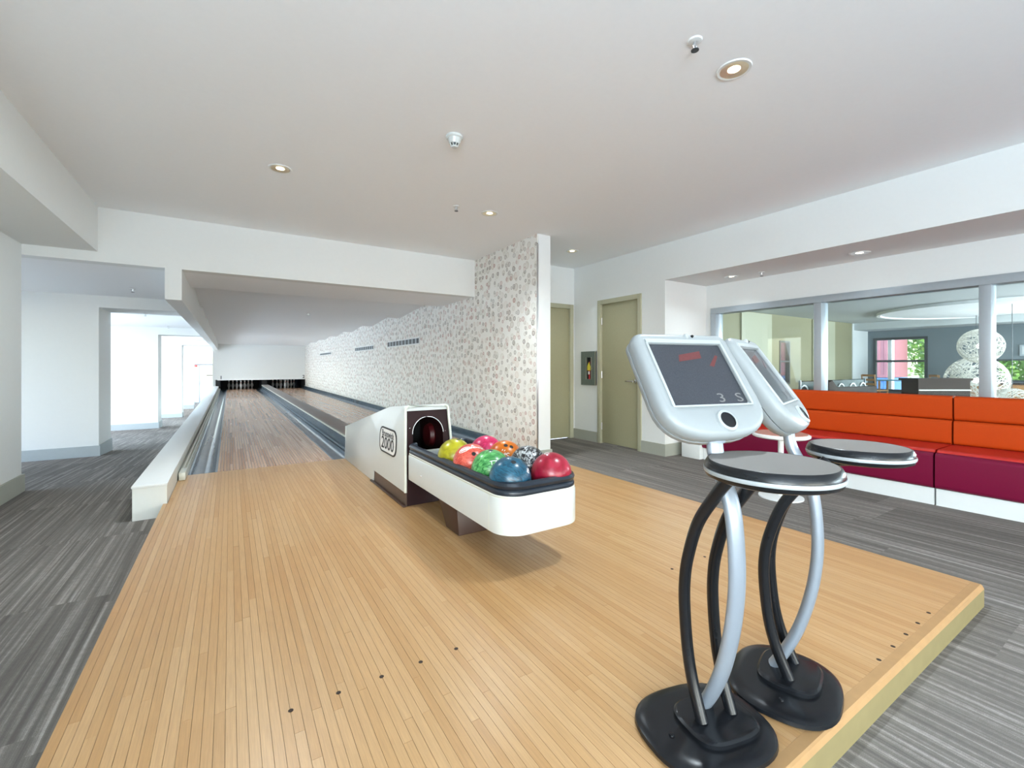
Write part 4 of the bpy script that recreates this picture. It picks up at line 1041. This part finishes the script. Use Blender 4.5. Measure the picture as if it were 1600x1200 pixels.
MB().lathe([(0, 0), (0.012, 0), (0.012, 0.02), (0, 0.022)], (XR-0.03, 4.93, 1.09), 12, Matrix.Rotation(-PI/2, 3, 'Y')).build('latch', 'chrome', fe, smooth=True)
fx = thing('fire_extinguisher', 'yellow tagged fire extinguisher seen through the cabinet slot', 'extinguisher', (XR-0.016, 5.02, 0.94))
MB().lathe([(0, 0.93), (0.011, 0.93), (0.011, 1.12), (0.006, 1.15), (0.006, 1.19), (0, 1.19)], (XR-0.016, 5.02, 0), 12).build('cylinder', 'exit_red', fx, smooth=True)
MB().prism([(4.985, 1.06), (5.055, 1.06), (5.055, 1.12), (5.02, 1.185), (4.985, 1.12)], 'x', XR-0.0285, XR-0.027).build('tag', 'extinguisher_yellow', fx)
MB().box(XR-0.0285, XR-0.027, 5.0, 5.035, 1.0, 1.045).build('tag', 'print_white', fx)

def grille(y0, y1, z0, z1, label):
    t = thing('air_grille', label, 'vent', (XD, (y0+y1)/2, z0), group='slot grilles in the wallpapered wall')
    box('backing', (XD-0.004, XD-0.001, y0+0.01, y1-0.01, z0+0.01, z1-0.01), 'frame_dark', t)
    for b_ in ((y0, y1, z0, z0+0.02), (y0, y1, z1-0.02, z1), (y0, y0+0.03, z0+0.02, z1-0.02), (y1-0.03, y1, z0+0.02, z1-0.02)):
        MB().box(XD-0.014, XD-0.001, *b_).build('frame', 'paint_white', t)
    n = 10
    for k in range(1, n):
        yc = y0+(y1-y0)*k/n; MB().box(XD-0.012, XD-0.004, yc-0.03, yc+0.03, z0+0.02, z1-0.02).build('louvre', 'window_metal', t)
grille(7.93, 9.95, 1.535, 1.67, 'nearest slot grille in the wallpapered wall')
grille(11.05, 13.0, 1.525, 1.645, 'middle slot grille in the wallpapered wall')
grille(16.5, 18.8, 1.52, 1.62, 'farthest slot grille in the wallpapered wall')

def downlight(x, yv, z, r, label, on, power=90):
    t = thing('downlight', label, 'downlight', (x, yv, z), group='recessed downlights')
    MB().lathe([(r*0.78, -0.001), (r*0.80, -0.006), (r*0.95, -0.007), (r, -0.001)], (x, yv, z), 32, cap=False).build('trim_ring', 'paint_white', t, smooth=True)
    # shallow reflector dish fixed under the ceiling plane
    MB().lathe([(r*0.80, -0.006), (r*0.62, -0.0035), (r*0.36, -0.0015), (0, -0.001)], (x, yv, z), 32, cap=False).build('reflector', 'reflector_gold' if on else 'metal_satin', t, smooth=True)
    MB().lathe([(0, -0.0022), (r*0.36, -0.0022), (r*0.36, -0.0016)], (x, yv, z), 20).build('lamp', 'lamp_glow', t)
    l = bpy.data.lights.new('downlight_spot', 'SPOT'); l.energy = power; l.color = (0.82, 0.93, 1.0); l.spot_size = 2.15; l.spot_blend = 1.0; l.shadow_soft_size = 0.05
    o = bpy.data.objects.new('downlight_spot', l); COL.objects.link(o); o.parent = t; o.location = (0, 0, -0.03)
downlight(2.189, 1.319, ZC, 0.085, 'largest warm downlight near the top of the photo', True)
downlight(0.33, 3.86, ZC, 0.085, 'downlight in the ceiling above the left lane', True)
downlight(2.192, 3.872, ZC, 0.085, 'downlight in the ceiling above the ball return', True)
downlight(3.838, 4.558, ZC, 0.085, 'downlight in the ceiling over the alcove doors', True, 22)
downlight(5.037, 1.794, 2.20, 0.085, 'downlight under the bulkhead at the right', False, 10)
downlight(5.078, 3.091, 2.20, 0.075, 'downlight under the bulkhead nearest its corner', False, 10)
def sprinkler(x, yv, z, label):
    t = thing('sprinkler', label, 'sprinkler', (x, yv, z), group='ceiling sprinklers')
    MB().lathe([(0.0, -0.001), (0.034, -0.001), (0.030, -0.007), (0.014, -0.010), (0, -0.010)], (x, yv, z), 20).build('escutcheon', 'paint_white', t, smooth=True)
    MB().lathe([(0, -0.01), (0.008, -0.01), (0.006, -0.03), (0, -0.03)], (x, yv, z), 10).build('stem', 'metal_satin', t, smooth=True)
    for s_ in (-1, 1): MB().tube([(x+s_*0.006, yv, z-0.012), (x+s_*0.013, yv, z-0.03), (x+s_*0.003, yv, z-0.046)], 0.003, 6).build('yoke', 'metal_satin', t, smooth=True)
    MB().lathe([(0, -0.046), (0.018, -0.046), (0.018, -0.049), (0, -0.049)], (x, yv, z), 14).build('deflector', 'frame_dark', t)
sprinkler(1.84, 1.30, ZC, 'ceiling sprinkler at the top edge beside the large downlight')
sprinkler(1.827, 3.872, ZC, 'ceiling sprinkler beside the downlight above the ball return')
sprinkler(5.125, 2.76, 2.20, 'sprinkler under the right bulkhead')
sprinkler(-1.06, 7.5, 2.13, 'nearest sprinkler under the corridor ceiling')
sprinkler(-1.12, 9.0, 1.96, 'sprinkler under the first corridor portal')
sprinkler(-1.3, 14.1, 2.13, 'farthest sprinkler under the corridor ceiling')
sprinkler(1.25, 9.12, 2.122, 'sprinkler under the saw-tooth ceiling over the lanes')
sm = thing('smoke_detector', 'white cone shaped smoke detector on the main ceiling', 'smoke detector', (1.261, 2.701, ZC))
MB().lathe([(0, 0), (0.055, 0), (0.056, -0.014), (0.050, -0.020), (0, -0.020)], (1.261, 2.701, ZC), 32).build('detector_base', 'hood_white', sm, smooth=True)
MB().lathe([(0, -0.020), (0.047, -0.020), (0.034, -0.052), (0, -0.052)], (1.261, 2.701, ZC), 32).build('detector_body', 'hood_white', sm, smooth=True)
MB().lathe([(0, -0.052), (0.027, -0.052), (0.020, -0.066), (0, -0.066)], (1.261, 2.701, ZC), 20).build('sensor_grille', 'frame_dark', sm)
for k in range(8):
    a = 2*PI*k/8; MB().tube([(1.261+0.032*math.cos(a), 2.701+0.032*math.sin(a), ZC-0.050), (1.261+0.021*math.cos(a), 2.701+0.021*math.sin(a), ZC-0.068)], 0.003, 6).build('grille_rib', 'hood_white', sm)
MB().lathe([(0, -0.066), (0.023, -0.066), (0.018, -0.074), (0, -0.076)], (1.261, 2.701, ZC), 20).build('detector_tip', 'hood_white', sm, smooth=True)

# ================================================================== LOUNGE BEYOND THE GLASS
LXF = 16.9; LY = 5.82; LZ = 2.40
struct('floor_lounge', MB().box(XW+0.1, LXF+0.1, -6.5, LY+0.1, -0.06, -0.001), 'carpet', 'carpet floor of the lounge beyond the glass', 'floor')
struct('ceiling_lounge', MB().box(XW+0.12, LXF+0.1, -6.5, LY+0.1, LZ, LZ+0.1), 'lounge_ceiling', 'grey white ceiling of the lounge beyond the glass', 'ceiling')
struct('wall_lounge_left', MB().box(XR+0.13, 11.62, LY, LY+0.1, 0, LZ).box(12.12, 15.8, LY, LY+0.1, 0, LZ).box(11.62, 12.12, LY, LY+0.1, 0, 0.66).box(11.62, 12.12, LY, LY+0.1, 1.76, LZ), 'lounge_olive', 'olive side wall of the lounge seen through the glass', 'wall')
struct('wall_lounge_corner', MB().box(15.8, LXF+0.1, LY-0.02, LY+0.1, 0, LZ), 'paint_white', 'white corner strip of wall beside the lounge window', 'wall')
m = MB().box(LXF, LXF+0.12, 5.66, LY, 0, LZ).box(LXF, LXF+0.12, 3.05, 4.38, 0, LZ).box(LXF, LXF+0.12, 4.38, 5.66, 0, 0.35).box(LXF, LXF+0.12, 4.38, 5.66, 1.98, LZ)
m.box(LXF, LXF+0.12, 1.5, 3.05, 0, 0.72).box(LXF, LXF+0.12, 1.5, 3.05, 1.30, LZ).box(LXF, LXF+0.12, -6.5, 1.5, 0, LZ)
struct('wall_lounge_far', m, 'lounge_grey', 'dark blue grey far wall of the lounge', 'wall')
struct('wall_lounge_side', MB().box(XW+0.12, LXF+0.1, -6.6, -6.5, 0, LZ), 'lounge_grey', 'hidden side wall of the lounge', 'wall')
struct('trim_6', MB().box(LXF-1.0, LXF, -6.5, LY-0.02, 2.2, LZ), 'lounge_ceiling', 'pale bulkhead along the far lounge wall', 'bulkhead')
w2 = thing('window_2', 'dark framed lounge window onto the red container outside', 'window', (LXF, 5.02, 0.35), kind='structure')
for b_ in ((4.38, 4.45, 0.35, 1.98), (5.59, 5.66, 0.35, 1.98), (4.45, 5.59, 0.35, 0.42), (4.45, 5.59, 1.91, 1.98), (4.45, 5.59, 1.24, 1.30)): MB().box(LXF-0.02, LXF+0.08, *b_).build('window_frame', 'frame_dark', w2)
box('window_frame', (LXF-0.0, LXF+0.06, 5.22, 5.30, 0.42, 1.91), 'paint_white', w2)
box('pane', (LXF+0.03, LXF+0.036, 4.45, 5.59, 0.42, 1.24), 'glass_clear', w2); box('pane', (LXF+0.03, LXF+0.036, 4.45, 5.59, 1.30, 1.91), 'glass_clear', w2)
w3 = thing('window_3', 'low lounge window full of greenery behind the pendant lamps', 'window', (LXF, 2.3, 0.72), kind='structure')
for b_ in ((1.5, 1.55, 0.72, 1.30), (3.0, 3.05, 0.72, 1.30), (1.55, 3.0, 0.72, 0.76), (1.55, 3.0, 1.26, 1.30)): MB().box(LXF-0.01, LXF+0.08, *b_).build('window_frame', 'frame_dark', w3)
box('pane', (LXF+0.03, LXF+0.036, 1.55, 3.0, 0.76, 1.26), 'glass_clear', w3)
w4 = thing('window_4', 'narrow window in the olive lounge wall', 'window', (11.87, LY, 0.66), kind='structure')
for b_ in ((11.62, 11.66, 0.66, 1.76), (12.08, 12.12, 0.66, 1.76)): MB().box(b_[0], b_[1], LY-0.02, LY+0.08, b_[2], b_[3]).build('window_frame', 'frame_dark', w4)
for z in (0.66, 1.22, 1.72): MB().box(11.66, 12.08, LY-0.02, LY+0.08, z, z+0.04).build('window_frame', 'frame_dark', w4)
box('pane', (11.66, 12.08, LY+0.03, LY+0.036, 0.70, 1.72), 'glass_clear', w4)
for xx, wd in ((9.9, 0.10), (13.3, 0.10)):
    tag(box('wall_panel', (xx, xx+1.3, LY-0.04, LY-0.001, 0.0, LZ-0.02), 'frame_olive'), 'tall olive panel on the lounge wall, %s the narrow window' % ('left of' if xx < 11 else 'right of'), 'panel', 'panels on the olive lounge wall')
# frosted low screen with round motifs
t = thing('lounge_screen', 'low frosted screen with round motifs inside the lounge', 'screen', (11.3, 4.5, 0))
box('screen_panel', (9.75, 12.9, 4.48, 4.50, 0.02, 0.82), 'glass_frosted', t)
box('screen_panel', (9.75, 12.9, 4.50, 4.505, 0.02, 0.80), 'lamp_fibre', t)
for x_ in (9.9, 11.0, 11.6, 12.2, 12.75): MB().lathe([(0.16, 0), (0.19, 0.0), (0.19, 0.01), (0.16, 0.01)], (x_, 4.475, 0.55), 24, Matrix.Rotation(PI/2, 3, 'X'), cap=False).build('ring_motif', 'paint_white', t)
for x_ in (9.75, 12.88): MB().box(x_, x_+0.03, 4.47, 4.51, 0, 0.83).build('post', 'window_metal', t)
# pendant lamps woven from resin fibre
def pendant(x, yv, z, D, label, seed, ztop=LZ):
    t = thing('pendant_lamp', label, 'pendant lamp', (x, yv, z-D/2), group='woven pendant lamps')
    rr = random.Random(seed); m = MB(); R = D/2
    for k in range(60):
        ax = Vector((rr.gauss(0,1), rr.gauss(0,1), rr.gauss(0,1))).normalized(); h = rr.uniform(-0.55, 0.55)*R
        u = ax.orthogonal().normalized(); w = ax.cross(u); q = math.sqrt(R*R-h*h)*rr.uniform(0.985, 1.0)
        pts = [Vector((x, yv, z))+ax*h+u*(q*math.cos(2*PI*i/26))+w*(q*math.sin(2*PI*i/26)) for i in range(27)]
        m.tube(pts, 0.0045*D/0.8, 3, cap=False)
    m.build('shade', 'lamp_fibre', t)
    bm = MB().lathe([(0.07*math.sin(PI*k/12), z-0.07*math.cos(PI*k/12)) for k in range(13)], (x, yv, 0), 20); bm.build('bulb', 'bulb_glow', t, smooth=True)
    MB().tube([(x, yv, z+0.07), (x, yv, ztop)], 0.006, 6).build('cord', 'frame_dark', t)
pendant(14.1, 2.77, 1.57, 0.76, 'smaller upper round woven pendant lamp behind the window mullion', 1)
pendant(15.5, 3.12, 0.766, 1.17, 'large round woven pendant lamp below the smaller one', 2)
pendant(13.2, 2.15, 0.28, 0.80, 'lowest woven lamp just above the banquette back', 3)
pendant(13.4, 1.62, 0.72, 0.60, 'woven lamp at the right edge of the photo', 4)
struct('ceiling_recess_disc', MB().lathe([(0, LZ-0.001), (2.0, LZ-0.001), (2.0, LZ-0.06), (1.93, LZ-0.06), (1.90, LZ-0.03), (0, LZ-0.03)], (14.1, 2.55, 0), 64), 'paint_ceiling', 'large pale round ceiling feature above the pendant lamps', 'ceiling feature')  # lighter disc stands in for the lit interior of a ceiling recess
# dark brown lounge furniture
t = thing('bar_counter', 'dark brown counter in the lounge left of the woven lamps', 'counter', (10.85, 2.6, 0))
m = MB(); A = [(10.5, 2.85), (11.3, 2.35), (11.5, 2.65), (10.7, 3.15)]
m.prism(A, 'z', 0.0, 0.86).build('counter_body', 'lounge_brown', t)
MB().prism([(10.46, 2.84), (11.30, 2.31), (11.53, 2.66), (10.69, 3.19)], 'z', 0.86, 0.90).build('counter_top', 'lounge_brown', t)
MB().prism([(10.488, 2.835), (11.292, 2.332), (11.3, 2.35), (10.5, 2.85)], 'z', 0.68, 0.70).build('trim_line', 'hood_trim', t)
t = thing('lounge_bench', 'dark brown bench with curved back in the lounge below the window', 'bench', (10.6, 3.3, 0))
MB().prism(rrect(9.4, 11.6, 3.25, 3.9, 0.1, 4), 'z', 0.0, 0.42).build('seat', 'lounge_brown', t, bev=0.01)
MB().prism([(9.4, 0.42), (9.4, 0.82), (9.55, 0.86), (9.75, 0.72), (11.6, 0.70), (11.6, 0.42)], 'y', 3.82, 3.92).build('backrest', 'lounge_brown', t, bev=0.01)
t = thing('lounge_cabinet', 'brown low cabinet under the far greenery window', 'cabinet', (LXF-0.3, 2.2, 0))
box('cabinet_body', (LXF-0.6, LXF-0.01, 1.0, 3.4, 0, 0.66), 'chair_wood', t)
box('cabinet_top', (LXF-0.62, LXF-0.01, 0.98, 3.42, 0.66, 0.70), 'lounge_brown', t)
for y_ in (1.05, 1.65, 2.25, 2.85): box('cabinet_door', (LXF-0.615, LXF-0.60, y_, y_+0.5, 0.08, 0.62), 'chair_wood', t)
pc = thing('notice_frame', 'small grey framed notice on the far lounge wall', 'picture', (LXF-0.02, 2.4, 1.42))
box('frame', (LXF-0.03, LXF-0.002, 2.15, 2.62, 1.38, 1.66), 'window_metal', pc); box('sheet', (LXF-0.034, LXF-0.03, 2.19, 2.58, 1.42, 1.62), 'lounge_ceiling', pc)
# dining set by the far window
def chair(x, yv, rz, label):
    t = thing('wooden_chair', label, 'chair', (x, yv, 0), rz, 'wooden chairs by the lounge window')
    MB().box(-.21,.21,-.21,.21,.43,.46).build('seat', 'chair_wood', t, local=True, bev=0.008)
    for a in (-.19,.19):
        MB().tube([(a,-.19,0),(a*.95,-.18,.43)], .016, 8).build('leg', 'chair_wood', t, local=True, smooth=True)
        MB().tube([(a,.21,0),(a*.95,.19,.43),(a*.95,.24,.88)], .016, 8).build('leg', 'chair_wood', t, local=True, smooth=True)
    for z in (.62,.74,.86): MB().box(-.18,.18,.20,.225,z-.03,z+.03).build('back_slat', 'chair_wood', t, local=True)
chair(15.2, 5.05, 1.2, 'wooden slat-back chair left of the blue table in the lounge')
chair(15.7, 4.15, -2.4, 'wooden slat-back chair right of the blue table in the lounge')
t = thing('dining_table', 'blue topped table by the far lounge window', 'table', (15.75, 4.75, 0))
box('table_top', (15.4, 16.1, 4.4, 5.1, 0.71, 0.74), 'table_blue', t, bev=0.005)
for a in (15.46, 16.04):
    for b in (4.46, 5.04): box('leg', (a-.02, a+.02, b-.02, b+.02, 0, 0.71), 'chair_wood', t)

# ================================================================== OUTSIDE
struct('ground', MB().box(LXF+0.13, 60, -30, 40, -0.4, -0.1).box(-30, LXF+0.13, LY+0.2, 60, -1.3, -1.0), 'asphalt', 'pale pavement outside the building', 'ground')
def container(x, y0, y1, z0, z1, mat, label):
    t = thing('shipping_container', label, 'container', (x+1.2, (y0+y1)/2, z0))
    n = int((y1-y0)/0.28); pts = []
    for k in range(n):
        a = y0+(y1-y0)*k/n; s = (y1-y0)/n
        pts += [(x, a), (x, a+s*0.35), (x+0.04, a+s*0.5), (x+0.04, a+s*0.85)]
    pts += [(x, y1), (x+2.4, y1), (x+2.4, y0)]
    MB().prism(pts, 'z', z0+0.12, z1-0.12).build('corrugated_wall', mat, t)
    box('top_rail', (x-0.02, x+2.42, y0, y1, z1-0.12, z1), mat, t); box('bottom_rail', (x-0.02, x+2.42, y0, y1, z0, z0+0.12), mat, t)
container(24.0, 7.55, 13.0, 0.62, 3.4, 'container_red', 'red shipping container outside the lounge window')
container(24.0, 7.55, 13.0, -0.1, 0.60, 'container_blue', 'low blue container under the red one')
tag(MB().tube([(20.5, 6.3, -0.1), (20.5, 6.3, 5.0)], 0.06, 12).build('white_post', 'paint_white', smooth=True), 'white post standing outside the lounge window', 'post')
def tree(x, yv, h, r, label, seed, z0=-0.1):
    t = thing('leafy_tree', label, 'tree', (x, yv, z0), group='trees outside')
    rr = random.Random(seed)
    MB().tube([(x, yv, z0), (x+0.1, yv, z0+h*0.4), (x, yv+0.1, z0+h*0.7)], [0.14, 0.1, 0.05], 8).build('trunk', 'trunk_brown', t, smooth=True)
    m = MB()
    for k in range(2600):
        d = Vector((rr.gauss(0,1), rr.gauss(0,1), rr.gauss(0,1))).normalized()*(rr.random()**0.4)
        c = Vector((x+d.x*r, yv+d.y*r, z0+h*0.55+d.z*h*0.52)); a = Vector((rr.gauss(0,1), rr.gauss(0,1), rr.gauss(0,1))).normalized(); b = a.orthogonal().normalized(); s = rr.uniform(0.06, 0.14)
        m.add([c-a*s*1.3, c+b*s*0.6, c+a*s*1.3, c-b*s*0.6], [(0,1,2,3)])
    m.build('foliage', 'leaf_green', t)['kind'] = 'stuff'
tree(27.5, 6.6, 5, 1.3, 'green leafy tree right of the red container', 1)
tree(22.5, 1.0, 4, 1.5, 'green leafy tree behind the low lounge window', 2)
tree(31, 8.0, 7, 2.0, 'taller green tree behind the others outside', 3)
tree(22.5, 4.2, 3.2, 1.1, 'bushy green tree at the right outside the lounge', 4)
tree(15.5, 11, 5, 2.2, 'green tree seen through the narrow lounge window', 5)
